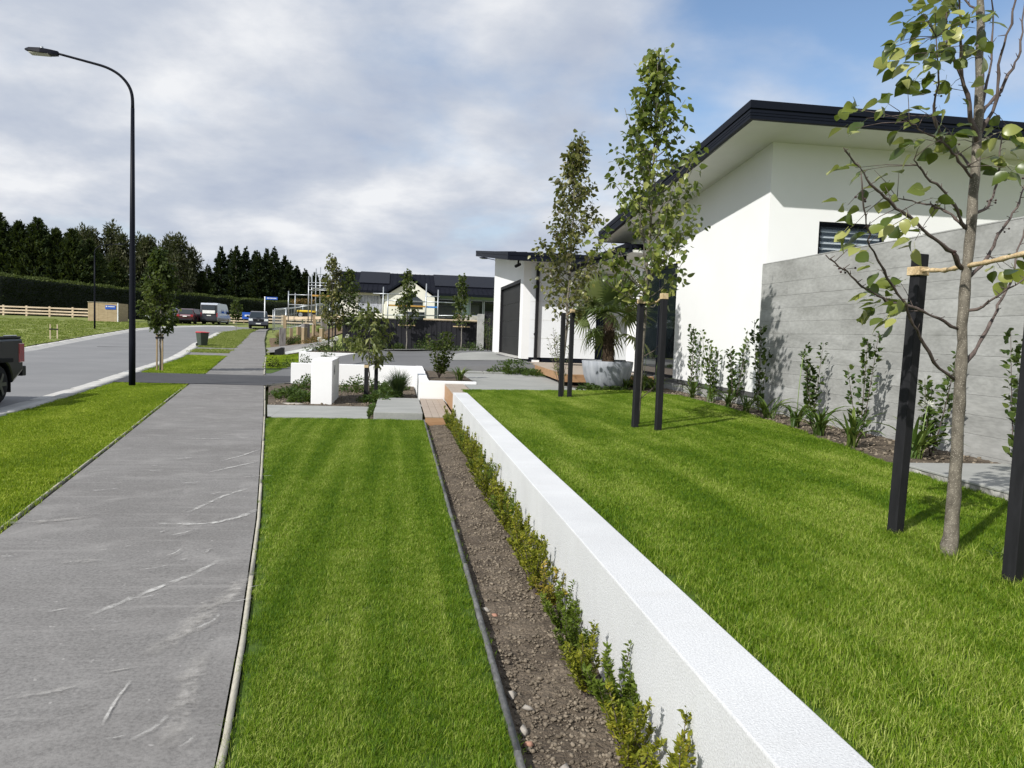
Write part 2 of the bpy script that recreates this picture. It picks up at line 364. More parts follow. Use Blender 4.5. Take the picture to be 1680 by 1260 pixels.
m_lampred = plain('tail_lamp', (.28, .008, .012), .15, .6, coat=.5); m_lampw = plain('head_lamp', (.75, .78, .78), .1, .6)
m_wpaint = plain('white_paint', (.72, .73, .74), .35, .5, coat=.5)
def carpaint(name, c): return plain(name, c, .3, .5, .15, .04, 1.0, .6)
m_ute = plain('ute_paint', (.006, .007, .007), .32, .3, 0, .04, 1.0, .2); m_suvp = carpaint('maroon_paint', (.075, .022, .032)); m_pick = carpaint('charcoal_paint', (.045, .048, .062)); m_van = carpaint('silver_paint', (.46, .49, .54)); m_wcar = carpaint('pale_paint', (.60, .64, .70)); m_van2 = carpaint('van_dark', (.03, .03, .035))
# bark
def barkmat(name, lo, hi, lent=True):
    m, t, b, out = newmat(name); v = pos(t, (1, 1, .55))
    col = ramp(t, noise(t, v, 26, 6, .65), [(.3, lo), (.7, hi)])
    if lent:
        vo = N(t, 'ShaderNodeTexVoronoi', i_Scale=95.0); t.links.new(pos(t, (1, 1, 1.6)), vo.inputs['Vector'])
        dots = ramp(t, vo.outputs['Distance'], [(.16, 1.0), (.26, 0.0)])
        col = mixc(t, MATH(t, 'MULTIPLY', dots, .75), col, (.52, .47, .38))
    t.links.new(col, b.inputs['Base Color']); b.inputs['Roughness'].default_value = .7; b.inputs['Specular IOR Level'].default_value = .3
    bump(t, b, noise(t, v, 60, 4, .6), .5, .004); return m
m_bark = barkmat('pear_bark', (.07, .060, .045), (.215, .19, .15)); m_twig = barkmat('pear_twig', (.055, .040, .034), (.15, .115, .10), False)
m_dbark = barkmat('dark_bark', (.04, .034, .028), (.10, .085, .07), False); m_gbark = barkmat('grey_bark', (.16, .145, .125), (.30, .275, .24), False)
m_palmbark = surf('palm_fibre', (.03, .021, .014), (.13, .09, .055), 30, .95, 40, 1.0, .03, sc3=(1, 1, 2.5))
# foliage
PEAR = [(0, (.026, .046, .007)), (.3, (.068, .098, .015)), (.65, (.17, .20, .034)), (1, (.42, .42, .14))]
f_pearobj = foliage('pear_leaf', PEAR, .25, .34, .42, objrand=True, tcol=(.30, .40, .05)); f_pear = foliage('pear_leaves', PEAR, .25, .34, .42, .6)
f_pearred = foliage('pear_leaves_bronze', [(0, (.050, .034, .017)), (.35, (.080, .075, .024)), (.7, (.16, .165, .045)), (1, (.34, .29, .11))], .25, .36, .40, .6)
f_tree = foliage('street_tree_leaves', [(0, (.020, .034, .009)), (.5, (.048, .068, .017)), (1, (.12, .135, .038))], .2, .55, .15, 1.1)
f_box = foliage('box_leaves', [(0, (.085, .10, .010)), (.4, (.18, .195, .018)), (.75, (.29, .275, .028)), (1, (.34, .24, .035))], .3, .5, .18, 5)
f_boxg = foliage('box_leaves_green', [(0, (.045, .075, .010)), (.5, (.11, .155, .02)), (1, (.16, .20, .03))], .3, .5, .18, 5)
f_boxy = foliage('box_leaves_gold', [(0, (.11, .12, .015)), (.4, (.22, .20, .025)), (.8, (.42, .28, .05)), (1, (.50, .30, .10))], .3, .5, .18, 5)
f_cam = foliage('camellia_leaves', [(0, (.020, .040, .010)), (.5, (.045, .078, .016)), (1, (.12, .15, .035))], .15, .4, .22, 2)
f_mag = foliage('magnolia_leaves', [(0, (.036, .052, .014)), (.5, (.105, .125, .034)), (1, (.26, .26, .09))], .2, .38, .35, 1.5)
f_strap = foliage('strap_leaf', [(0, (.030, .065, .012)), (.6, (.075, .125, .022)), (1, (.15, .19, .045))], .2, .45, .25, objrand=True)
f_palm = foliage('palm_leaf', [(0, (.06, .085, .030)), (.6, (.11, .145, .05)), (1, (.23, .235, .08))], .2, .45, .25, objrand=True)
f_cover = foliage('ground_cover_leaves', [(0, (.022, .045, .012)), (.5, (.05, .085, .02)), (1, (.11, .15, .04))], .2, .5, .15, 2)
f_tuss = foliage('tussock_blades', [(0, (.045, .085, .035)), (.6, (.085, .14, .05)), (1, (.16, .22, .09))], .2, .5, .3)
f_tan = foliage('dry_grass_blades', [(0, (.25, .19, .10)), (1, (.45, .36, .20))], .2, .6, .2)
f_sedge = foliage('sedge_blades', [(0, (.09, .12, .02)), (1, (.22, .24, .04))], .2, .6, .2); f_rust = foliage('rust_cover', [(0, (.10, .06, .025)), (1, (.24, .15, .06))], .2, .7, .2)
f_con = foliage('conifer_sprays', [(0, (.011, .019, .008)), (.5, (.026, .041, .014)), (1, (.085, .095, .028))], .10, .7, .15, .25)
f_pine = foliage('pine_sprays', [(0, (.010, .018, .010)), (.6, (.022, .035, .016)), (1, (.048, .062, .026))], .08, .7, .15, .25)
f_euc = foliage('gum_leaves', [(0, (.022, .028, .012)), (.5, (.05, .055, .024)), (1, (.115, .11, .05))], .1, .6, .25, .3)
f_hedge = foliage('clipped_hedge_leaves', [(0, (.008, .013, .005)), (.6, (.016, .024, .008)), (1, (.035, .045, .014))], .06, .75, .12, .4)
m_mulch = surf('bark_mulch', (.09, .06, .035), (.24, .17, .10), 2.5, .95, 20, .8, .04, (9, .3))
f_hedgetop = foliage('hedge_top_sunlit_tint', [(0, (.03, .045, .012)), (1, (.09, .11, .03))], .15, .7, .15)  # paler leaf colour paints in the sunlit rim along the hedge top
f_flower = foliage('white_petals', [(0, (.62, .62, .52)), (1, (.82, .82, .76))], .25, .6, .2, tcol=(.8, .8, .7))
def grassmat(name, stops, streak, rot, stre, tcol=(.30, .50, .03), light=(.17, .24, .05)):
    m, t, b, out = newmat(name)
    a = N(t, 'ShaderNodeAttribute', attribute_name='rnd').outputs['Fac']
    p = pos(t, streak, (0, 0, rot)); nz = noise(t, p, 1.0, 3, .5); p2 = pos(t); nz2 = noise(t, p2, 1.7, 4, .6)
    fac = MATH(t, 'ADD', MATH(t, 'MULTIPLY', MATH(t, 'POWER', a, 1.5), .85), MATH(t, 'ADD', MATH(t, 'MULTIPLY', MATH(t, 'SUBTRACT', nz, .5), stre), MATH(t, 'MULTIPLY', MATH(t, 'SUBTRACT', nz2, .30), .55)), clamp=True)
    col = ramp(t, fac, stops)
    t.links.new(col, b.inputs['Base Color']); b.inputs['Roughness'].default_value = .5; b.inputs['Specular IOR Level'].default_value = .18
    tr = N(t, 'ShaderNodeBsdfTranslucent'); t.links.new(mixc(t, .5, col, tcol), tr.inputs[0])
    mx = N(t, 'ShaderNodeMixShader'); mx.inputs[0].default_value = .3
    t.links.new(b.outputs[0], mx.inputs[1]); t.links.new(tr.outputs[0], mx.inputs[2]); t.links.new(mx.outputs[0], out.inputs[0])
    return m
GS = [(0, (.048, .110, .004)), (.3, (.105, .190, .007)), (.65, (.195, .280, .016)), (1, (.40, .45, .11))]
g_strip = grassmat('mown_grass_stripes', GS, (4.2, .16, 1), .03, 1.6)
g_upper = grassmat('mown_grass_diagonal', GS, (2.6, .5, 1), R(52), 1.6)
g_verge = grassmat('verge_grass', [(0, (.09, .15, .003)), (.35, (.18, .255, .007)), (.7, (.28, .355, .018)), (1, (.45, .49, .08))], (1.2, .3, 1), R(-60), 1.1)
g_rough = grassmat('rough_grass', [(0, (.12, .15, .025)), (.5, (.22, .255, .06)), (1, (.40, .40, .15))], (.5, .5, 1), 0, .6)
# ------------------------------------------------------------------ the ground, road, paths
def ground_sheet():
    xs = np.concatenate([[-3000, -1200, -500, -250, -160], np.arange(-110, 40.1, 1.25), [60, 120, 300, 900, 3000]])
    ys = np.concatenate([[-1500, -400, -100, -40, -20], np.arange(-10, 130.1, 1.25), [160, 220, 400, 900, 2000, 4500]])
    V = []
    for y in ys:
        for x in xs:
            near = x > PR(y)-.2 and y < 38.2
            z = -.14 if near else (S(y)-.06 if x < PR(y)-.4 else gz(x, y)-.06)
            if LK(y)-.6 < x < PR(y)+.3 and y < 86: z = S(y)-.16
            V.append((x, y, z))
    n = len(xs)
    F = [(j*n+i, j*n+i+1, (j+1)*n+i+1, (j+1)*n+i) for j in range(len(ys)-1) for i in range(n-1)]
    return link('ground', npmesh('ground', V, F, m_field, True), None, 'structure')
ground_sheet()
strip('field', m_field, lambda y: -130, lambda y: LK(y)-.34, -10, 86.6, lambda x, y: S(y), .8, 90)
strip('road', m_road, LK, lambda y: K(y)-.62, -10, 86.6, lambda x, y: S(y)-.085, .5, 4)
def kerb(name, xa, y0, y1, sgn):
    # sloped mountable kerb: lip at the road, top flush with the grass
    ys = np.sort(np.concatenate([np.arange(y0, y1+.01, .6)]+[np.arange(y0, y1, 3.0)+d for d in (.02, .035)])); V = []; F = []
    for y in ys:
        x = xa(y); s = S(y)
        for dx, z in ((-.72, -.09), (-.68, -.072), (-.36, -.058), (-.22, .012), (0.02, .022), (0.02, -.12)): V.append((x+sgn*dx, y, s+z-(.02 if abs((y+10) % 3.0-1.5) > 1.49 else 0)))
    for j in range(len(ys)-1):
        for i in range(5):
            q = j*6+i; F.append((q, q+1, q+7, q+6))
    return link(name, npmesh(name, V, F, m_kerb), None, 'structure')
kerb('kerb', K, -10, 82, 1); kerb('kerb', LK, -10, 86.4, -1)
path = strip('footpath', m_path, lambda y: PL(y)+.06, lambda y: PR(y)-.024, -8, 84, lambda x, y: S(y)+.004, .4, 3)
def edging(name, fx, y0, y1, w, h, mat, board=2.4, z0=-.05):
    root = thing(name, 'x', 'edging', (fx((y0+y1)/2), (y0+y1)/2, 0))
    y = y0
    while y < y1-.05:
        ye = min(y+board, y1); k = max(2, int((ye-y)/.5)+1); ys = np.linspace(y+.003, ye-.003, k); V = []; F = []
        j = rnd.uniform(-.003, .004); l = rnd.uniform(-.003, .003)
        for q in ys:
            x = fx(q)+l; s = S(q)
            V += [(x-w/2, q, s+z0), (x-w/2, q, s+h+j), (x+w/2, q, s+h+j), (x+w/2, q, s+z0)]
        for i in range(k-1):
            for a in range(4): F.append((i*4+a, i*4+(a+1) % 4, (i+1)*4+(a+1) % 4, (i+1)*4+a))
        F += [(0, 1, 2, 3), (4*k-1, 4*k-2, 4*k-3, 4*k-4)]
        link('board', npmesh('board', V, F, mat), root); y = ye
    return root
e = edging('path_edging', PR, -4, 21.1, .026, .006, m_edge, 3.0); e['label'] = 'pale timber edging board along the right side of the footpath beside the lawn strip'
e = edging('path_edging', PL, -4, 21.1, .018, .004, m_edge, 3.0); e['label'] = 'thin timber edging between the footpath and the bright grass verge by the road'
e = edging('path_edging', PR, 25.8, 41, .05, .025, m_edge, 3.0); e['label'] = 'pale timber edging beside the small lawn beyond the dark driveway crossing'
strip('driveway_crossing', m_dark, lambda y: K(y)+.0, lambda y: PR(y)+(.9 if y > 21.9 else .2), 21.25, 25.45, lambda x, y: S(y)+.012+(dz(x, y) if y > 21.9 else 0), .3, 8)
strip('concrete_crossing', m_path, lambda y: K(y), lambda y: PL(y)+.1, 40.6, 43.9, lambda x, y: S(y)+.0, .4, 2)
strip('concrete_crossing', m_path, lambda y: K(y), lambda y: PL(y)+.1, 48.4, 50.9, lambda x, y: S(y)+.0, .4, 2)
poly('neighbour_driveway', m_path, [(PR(45.5), 45.5), (PR(49)+.2, 49), (PR(52.2), 52.2), (-5.6, 51.3), (-4.2, 48.3), (-3.6, 46), (-5.5, 45.2)], lambda x, y: gz(x, y)+.03)
# dusty tyre and trowel marks lying on the footpath
def dustmat(name, col, dens):
    m, t, b, out = newmat(name); b.inputs['Base Color'].default_value = (*col, 1); b.inputs['Roughness'].default_value = .95
    uv = N(t, 'ShaderNodeAttribute', attribute_name='edge').outputs['Fac']
    f = MATH(t, 'MULTIPLY', uv, MATH(t, 'MULTIPLY', ramp(t, noise(t, pos(t), 9, 6, .7), [(.40, 0), (.68, 1)]), dens))
    tr = N(t, 'ShaderNodeBsdfTransparent'); mx = N(t, 'ShaderNodeMixShader'); t.links.new(f, mx.inputs[0])
    t.links.new(tr.outputs[0], mx.inputs[1]); t.links.new(b.outputs[0], mx.inputs[2]); t.links.new(mx.outputs[0], out.inputs[0])
    return m
m_dust = dustmat('dust_mark', (.42, .40, .37), .75); m_dust2 = dustmat('pale_mark', (.60, .585, .55), .95)
ST = [[(-1.64, 4.3), (-1.52, 4.54), (-1.38, 4.82), (-1.25, 5.06), (-1.16, 5.35)], [(-1.03, 4.01), (-0.99, 4.44), (-0.94, 4.69), (-0.93, 5.07)], [(-1.73, 6.7), (-1.65, 7.07), (-1.58, 7.37), (-1.4, 7.8)], [(-1.95, 6.35), (-1.48, 6.31), (-1.27, 6.55), (-1.18, 6.83)], [(-2.0, 8.53), (-1.8, 8.91), (-1.57, 9.33)], [(-3.08, 11.15), (-2.52, 11.08), (-1.91, 11.33)], [(-2.03, 9.26), (-1.88, 9.62), (-1.73, 10.21)], [(-1.12, 3.12), (-1.14, 3.32), (-1.14, 3.52)], [(-1.17, 3.77), (-1.06, 4.06), (-1.04, 4.37), (-0.99, 4.61)], [(-0.92, 3.9), (-0.86, 3.37), (-0.82, 2.93)], [(-3.02, 6.36), (-2.69, 6.42), (-2.43, 6.55)], [(-1.9, 4.37), (-1.75, 4.46)], [(-3.25, 8.45), (-2.99, 8.74)], [(-1.3, 3.6), (-1.15, 3.66)], [(-1.75, 3.35), (-1.5, 3.4), (-1.3, 3.5)], [(-2.2, 5.3), (-1.9, 5.35)]]
WD = [.03, .08, .03, .04, .03, .022, .025, .010, .08, .08, .06, .010, .02, .012, .02, .05]
rs_ = random.Random(77)
for _ in range(46):
    y = 2.9+9*rs_.random()**1.8; f = rs_.random(); x = PL(y)+.2+(PR(y)-PL(y)-.3)*f; a = rs_.gauss(.35, .35); l = .05+.22*rs_.random()
    ST.append([(x, y), (x+l*.5*math.cos(a), y+l*.5*math.sin(a)), (x+l*math.cos(a+.2), y+l*math.sin(a+.2))]); WD.append(.004+.010*rs_.random())
for i, (ps, wd) in enumerate(zip(ST, WD)):
    pts = []
    for a in range(len(ps)-1):
        for q in range(6): pts.append(np.array(ps[a])*(1-q/6)+np.array(ps[a+1])*q/6)
    pts.append(np.array(ps[-1])); pts = np.array(pts)
    for _ in range(2): pts[1:-1] = (pts[:-2]+2*pts[1:-1]+pts[2:])/4
    d = norm(np.gradient(pts, axis=0)); nn = np.stack([-d[:, 1], d[:, 0]], 1); V = []; E = []; F = []; L = len(pts)
    for q in range(L):
        wv = wd*(.6+.5*math.sin(2.1*q+i)**2)
        for o_, e_ in ((-1, 0), (-.4, 1), (.4, 1), (1, 0)):
            p = pts[q]+nn[q]*wv*o_; V.append((p[0], p[1], .008+.0004*i)); E.append(e_*min(1, q/3, (L-1-q)/3+.1))
    for q in range(L-1):
        for o_ in range(3): F.append((q*4+o_, q*4+o_+1, q*4+o_+5, q*4+o_+4))
    me = npmesh('dust_mark', V, F, m_dust2 if i in (0, 2, 3, 4, 5, 6, 7, 11) or i > 15 else m_dust)
    at = me.attributes.new('edge', 'FLOAT', 'POINT'); at.data.foreach_set('value', np.array(E, np.float32)); link('dust_mark', me, path)
# ------------------------------------------------------------------ lawns
def tuft(name, n, r, h, wd, mat, g, lean=.5):
    P = np.zeros((n, 3)); a = g.random(n)*6.283; q = r*np.sqrt(g.random(n)); P[:, 0] = q*np.cos(a); P[:, 1] = q*np.sin(a)
    yaw = g.random(n)*6.283; ln = lean*(.2+g.random(n)); H = h*(.55+.6*g.random(n)); W = wd*(.7+.6*g.random(n))
    dx, dy = np.cos(yaw), np.sin(yaw); px, py = -dy, dx; V = []
    for f, ww, lf in ((0, 1, 0), (.55, .85, .3), (1, 0.12, 1)):
        cx, cy, cz = P[:, 0]+dx*ln*H*lf, P[:, 1]+dy*ln*H*lf, H*f*(1-.25*ln*lf)
        V.append(np.stack([cx-px*W*ww/2, cy-py*W*ww/2, cz], 1)); V.append(np.stack([cx+px*W*ww/2, cy+py*W*ww/2, cz], 1))
    V = np.stack(V, 1).reshape(-1, 3); b = np.arange(n)*6
    F = np.concatenate([np.stack([b, b+1, b+3, b+2], 1), np.stack([b+2, b+3, b+5, b+4], 1)])
    at = g.random(n); me = npmesh(name, V, F, mat, False, np.concatenate([at, at])); return bpy.data.objects.new(name, me)
def grass(name, label_unused, base, tufts, density, smin, smax, seed=0, parent=None):
    # one grass object: the lawn's own outline carries blades through geometry nodes
    col = bpy.data.collections.new(name+'_blades')
    for t_ in tufts: col.objects.link(t_)
    ng = bpy.data.node_groups.new(name+'_scatter', 'GeometryNodeTree')
    ng.interface.new_socket('Geometry', in_out='INPUT', socket_type='NodeSocketGeometry'); ng.interface.new_socket('Geometry', in_out='OUTPUT', socket_type='NodeSocketGeometry')
    gi = N(ng, 'NodeGroupInput'); go = N(ng, 'NodeGroupOutput')
    dp = N(ng, 'GeometryNodeDistributePointsOnFaces'); dp.inputs['Density'].default_value = density; dp.inputs['Seed'].default_value = seed
    ci = N(ng, 'GeometryNodeCollectionInfo'); ci.inputs['Collection'].default_value = col; ci.inputs['Separate Children'].default_value = True; ci.inputs['Reset Children'].default_value = True
    ip = N(ng, 'GeometryNodeInstanceOnPoints'); ip.inputs['Pick Instance'].default_value = True
    rv = N(ng, 'FunctionNodeRandomValue', data_type='FLOAT_VECTOR'); rv.inputs[0].default_value = (-.10, -.10, 0); rv.inputs[1].default_value = (.10, .10, 6.283)
    rs = N(ng, 'FunctionNodeRandomValue', data_type='FLOAT'); rs.inputs[2].default_value = smin; rs.inputs[3].default_value = smax
    L = ng.links.new
    L(gi.outputs[0], dp.inputs['Mesh']); L(dp.outputs['Points'], ip.inputs['Points']); L(ci.outputs[0], ip.inputs['Instance'])
    L(rv.outputs[0], ip.inputs['Rotation']); L(rs.outputs[1], ip.inputs['Scale']); L(ip.outputs[0], go.inputs[0])
    md = base.modifiers.new('scatter', 'NODES'); md.node_group = ng
    base['kind'] = 'stuff'; return base
gg = np.random.default_rng(5)
def tuftset(mat, n, r, h, wd, k=4, lean=.5): return [tuft('grass_tuft', n, r, h, wd, mat, gg, lean) for _ in range(k)]+[tuft('grass_tuft', n//3, r*.5, h*1.22, wd*1.1, mat, gg, lean*1.3)]
Zs = lambda x, y: S(y)-.012
strip('lawn', m_lawnbase, lambda y: PR(y)+.02, lambda y: .47, -3, 13.86, Zs, .5, 1)
grass('grass', '', strip('grass', m_lawnbase, lambda y: PR(y)+.075, lambda y: .435, -1, 5.5, Zs, .4, 2), tuftset(g_strip, 170, .09, .028, .0022, lean=.8), 420, .7, 1.2, 1)
grass('grass', '', strip('grass', m_lawnbase, lambda y: PR(y)+.09, lambda y: .42, 5.5, 13.80, Zs, .4, 2), tuftset(g_strip, 170, .10, .028, .0030, lean=.8), 380, .8, 1.2, 2)
UZ = lambda x, y: .445+.012*(x-1.26)
UP = [(1.27, -3), (1.27, 15.35), (4.25, 15.45), (4.95, 15.7), (5.5, 14.4), (5.45, 12.0), (5.15, 9.4), (4.62, 6.35), (4.5, 4.9), (4.4, 3.3), (4.3, 0), (4.3, -3)]
def inset(P, d):
    c = []; n = len(P)
    for i in range(n):
        a, b, e_ = Vector(P[i-1]), Vector(P[i]), Vector(P[(i+1) % n])
        n1_, n2_ = (b-a).normalized(), (e_-b).normalized(); q = Vector((n1_.y+n2_.y, -(n1_.x+n2_.x)));
        q.normalize(); cs = max(.4, q.dot(Vector((n1_.y, -n1_.x)))); c.append(tuple(b+q*d/cs))
    return c
poly('lawn', m_lawnbase, UP, lambda x, y: UZ(x, y)-.004)
ui = inset(UP, .07)
def clip(P, y0, y1):
    def cut(P, yv, keep_above):
        o = []; n = len(P)
        for i in range(n):
            a, b = P[i], P[(i+1) % n]; ia = (a[1] >= yv) == keep_above; ib = (b[1] >= yv) == keep_above
            if ia: o.append(a)
            if ia != ib:
                t_ = (yv-a[1])/(b[1]-a[1]); o.append((a[0]+(b[0]-a[0])*t_, yv))
        return o
    return cut(cut(P, y0, True), y1, False)
grass('grass', '', poly('grass', m_lawnbase, clip(ui, .3, 4.6), UZ), tuftset(g_upper, 170, .09, .033, .0023, lean=.8), 420, .7, 1.2, 3)
grass('grass', '', poly('grass', m_lawnbase, clip(ui, 4.6, 16), UZ), tuftset(g_upper, 170, .10, .029, .0031, lean=.8), 380, .8, 1.2, 4)
strip('lawn', m_lawnbase, lambda y: K(y), lambda y: PL(y)-.0, -4, 21.2, Zs, .5, 1)
grass('grass', '', strip('grass', m_lawnbase, lambda y: K(y)+.12, lambda y: PL(y)-.07, 3.5, 21.12, Zs, .4, 2), tuftset(g_verge, 160, .13, .030, .0042, lean=.8), 190, .8, 1.25, 5)
strip('lawn', m_lawnbase, lambda y: K(y), lambda y: PL(y), 25.55, 40.6, Zs, .5, 1)
grass('grass', '', strip('grass', m_lawnbase, lambda y: K(y)+.1, lambda y: PL(y)-.09, 25.65, 40.5, Zs, .4, 2), tuftset(g_verge, 140, .2, .036, .009, lean=.7), 50, .8, 1.2, 6)
for i, (a, b) in enumerate(((43.9, 48.4), (50.9, 79.5))):
    strip('lawn', m_field, lambda y: K(y), lambda y: PL(y), a, b, Zs, .5, 1)
    grass('grass', '', strip('grass', m_lawnbase, lambda y: K(y)+.15, lambda y: PL(y)-.15, a+.15, b-.1, Zs, .4, 2), tuftset(g_rough, 110, .3, .07, .018, lean=.7), 16, .8, 1.5, 7+i)
strip('lawn', m_lawnbase, lambda y: PR(y)+.03, lambda y: -4.25+min(0, (32.5-y)*.06), 26.8, 42.5, lambda x, y: gz(x, y)+.005, .5, 3)
grass('grass', '', strip('grass', m_lawnbase, lambda y: PR(y)+.12, lambda y: -4.3+min(0, (32.5-y)*.06), 30, 42.4, lambda x, y: gz(x, y)+.005, .4, 3), tuftset(g_verge, 140, .2, .036, .009, lean=.7), 50, .8, 1.2, 9)
grass('grass', '', strip('grass', m_lawnbase, lambda y: max(-62, -14-y*.9), lambda y: LK(y)-.55, 36, 86, lambda x, y: S(y), 1.2, 10), tuftset(g_rough, 90, .45, .07, .03, lean=.9), 2.2, .6, 1.6, 12)
# ------------------------------------------------------------------ retaining wall, beds, steps
def tmesh(name, mat, x0, x1, y0, y1, zf, step, amp, parent=None, kind='structure', sc=1.0, seed=0.0):
    from mathutils import noise as mn
    nx = max(2, int((x1-x0)/step)); ys = [y0]
    while ys[-1] < y1: ys.append(ys[-1]+step*max(1, (ys[-1])/4))
    V = []
    for y in ys:
        for i in range(nx+1):
            x = x0+(x1-x0)*i/nx
            n = mn.noise((x*14*sc, y*14*sc, seed))*.5+mn.noise((x*34*sc, y*34*sc, seed+4))*.35+mn.noise((x*4*sc, y*4*sc, seed+9))*.6
            V.append((x, y, zf(x, y)+n*amp))
    n = nx+1
    F = [(j*n+i, j*n+i+1, (j+1)*n+i+1, (j+1)*n+i) for j in range(len(ys)-1) for i in range(nx)]
    return link(name, npmesh(name, V, F, mat, False), parent, kind)
rw = MB().box(1.0, 1.26, -3, 14.02, -.15, .50).build('retaining_wall', m_white2, None, .006, seg=2)
tag(rw, 'long low white plastered retaining wall between the soil strip and the raised lawn', 'wall')
SZ = lambda x, y: -.045+.02*sst((x-.55)/.3)
tmesh('soil_strip', m_soil, .50, 1.0, -1.5, 13.42, SZ, .011, .022)
PH = (1+5**.5)/2
ICO = norm(np.array([(-1, PH, 0), (1, PH, 0), (-1, -PH, 0), (1, -PH, 0), (0, -1, PH), (0, 1, PH), (0, -1, -PH), (0, 1, -PH), (PH, 0, -1), (PH, 0, 1), (-PH, 0, -1), (-PH, 0, 1)], float))
ICF = np.array([(0, 11, 5), (0, 5, 1), (0, 1, 7), (0, 7, 10), (0, 10, 11), (1, 5, 9), (5, 11, 4), (11, 10, 2), (10, 7, 6), (7, 1, 8), (3, 9, 4), (3, 4, 2), (3, 2, 6), (3, 6, 8), (3, 8, 9), (4, 9, 5), (2, 4, 11), (6, 2, 10), (8, 6, 7), (9, 8, 1)])
def clods(name, mat, P, r, g, kind='stuff', flat=.7, parent=None):
    n = len(P); sc_ = r[:, None, None]*(1+.95*(g.random((n, 12, 1))-.5)); a = g.random(n)*6.28
    B = ICO[None]*sc_*np.array([1, 1, flat])*(.75+.5*g.random((n, 1, 3)))
    c, s_ = np.cos(a)[:, None], np.sin(a)[:, None]
    X = B[:, :, 0]*c-B[:, :, 1]*s_; Y = B[:, :, 0]*s_+B[:, :, 1]*c
    V = np.stack([X, Y, B[:, :, 2]], 2)+P[:, None, :]
    F = (ICF[None]+(np.arange(n)*12)[:, None, None]).reshape(-1, 3)
    return link(name, npmesh(name, V, F, mat, False), parent, kind)
n = 16000; g = np.random.default_rng(21); yy = 1.2+12.1*g.random(n)**1.6; xx = .535+.45*g.random(n)
rr = .0028+.0095*g.random(n)**3.6; P = np.stack([xx, yy, np.array([SZ(a, b) for a, b in zip(xx, yy)])+rr*.4], 1)
clods('soil_clods', m_clod, P, rr, g)
m_stone = surf('bed_stone', (.26, .235, .20), (.44, .40, .35), 14, .9, 40, .4, .005)
m_terr = surf('terracotta_stone', (.30, .15, .10), (.42, .24, .17), 14, .9, 40, .4, .005)
STN = [(.548, 3.02, .030, 0, 'grey round stone against the dark edging near the bottom of the soil strip'), (.552, 2.93, .017, 1, 'small terracotta coloured stone beside a grey one against the dark edging'), (.545, 3.34, .033, 0, 'long flat pale stone against the dark edging board of the soil strip'), (.60, 3.22, .022, 0, 'pale brown stone a little out from the dark edging in the soil strip'), (.548, 4.42, .026, 0, 'cream stone beside the pinkish stone halfway along the soil strip'), (.59, 4.34, .021, 1, 'pinkish rounded stone lying in the soil strip beside a cream stone'), (.66, 2.72, .022, 0, 'pale stone in the middle of the soil strip nearest the camera')]
for x, y, r, k, lb in STN:
    o = clods('stone', m_terr if k else m_stone, np.array([[x, y, SZ(x, y)+r*.45]]), np.array([r]), g, None); tag(o, lb, 'stone')
e = edging('lawn_edging', lambda y: .487, -2, 13.85, .026, .012, m_dedge, 2.4, -.12)
e['label'] = 'dark weathered timber edging between the lawn strip and the soil strip'
strip('soil_gap', m_soil, lambda y: 1.262, lambda y: 1.30+.008*math.sin(y*9)+.006*math.sin(y*23), -3, 14, lambda x, y: .452, .06, 1)
# entry slabs and timber steps
sl = box('paving_slab', m_slab, None, -2.20, -.52, 13.92, 15.98, -.12, .014, .004, 'structure')
sl = MB().add([(PR(13.92)+.05, 13.92, .0135), (-2.2, 13.92, .0135), (-2.2, 15.98, .0135), (PR(15.98)+.05, 15.98, .0135)], [(0, 1, 2, 3)]).build('paving_slab', m_slab, None, kind='structure')
st = box('step_slab', m_slab, None, -.42, .46, 13.98, 17.05, -.1, .115, .006); tag(st, 'thick concrete step slab at the end of the lawn strip', 'step')
tmesh('planting_gap', m_soil, -.53, -.40, 13.9, 16.2, lambda x, y: -.02, .03, .01)
ts = thing('timber_step', 'low timber step between the concrete step slab and the white planter', 'step', (.75, 15.2, 0))
for i in range(4): box('deck_board', m_decktop, ts, .485+i*.128, .485+i*.128+.123, 13.45, 17.05, .09, .112, .003)
box('riser_board', m_deck, ts, .487, .985, 13.43, 13.448, -.06, .088, .002)
tu = thing('timber_step', 'tall timber step at the far end of the white retaining wall', 'step', (1.3, 15.5, 0))
box('riser_board', m_deck, tu, 1.03, 1.05, 14.05, 17.06, .10, .425, .002)
for i in range(3): box('deck_board', m_decktop, tu, 1.03+i*.14, 1.03+i*.14+.135, 14.06, 17.06, .428, .452, .003)
box('end_board', m_deck, tu, 1.052, 1.44, 14.03, 14.05, .0, .425, .002)
poly('paving_slab', m_slab, [(1.455, 15.38), (1.455, 17.06), (1.76, 17.3), (1.76, 21.7), (4.3, 21.75), (4.3, 19.5), (3.75, 17.4), (4.3, 15.47)], .452)
box('paving_slab', m_slab, None, 1.46, 3.7, 14.9, 15.30, .30, .440, 0, 'structure')
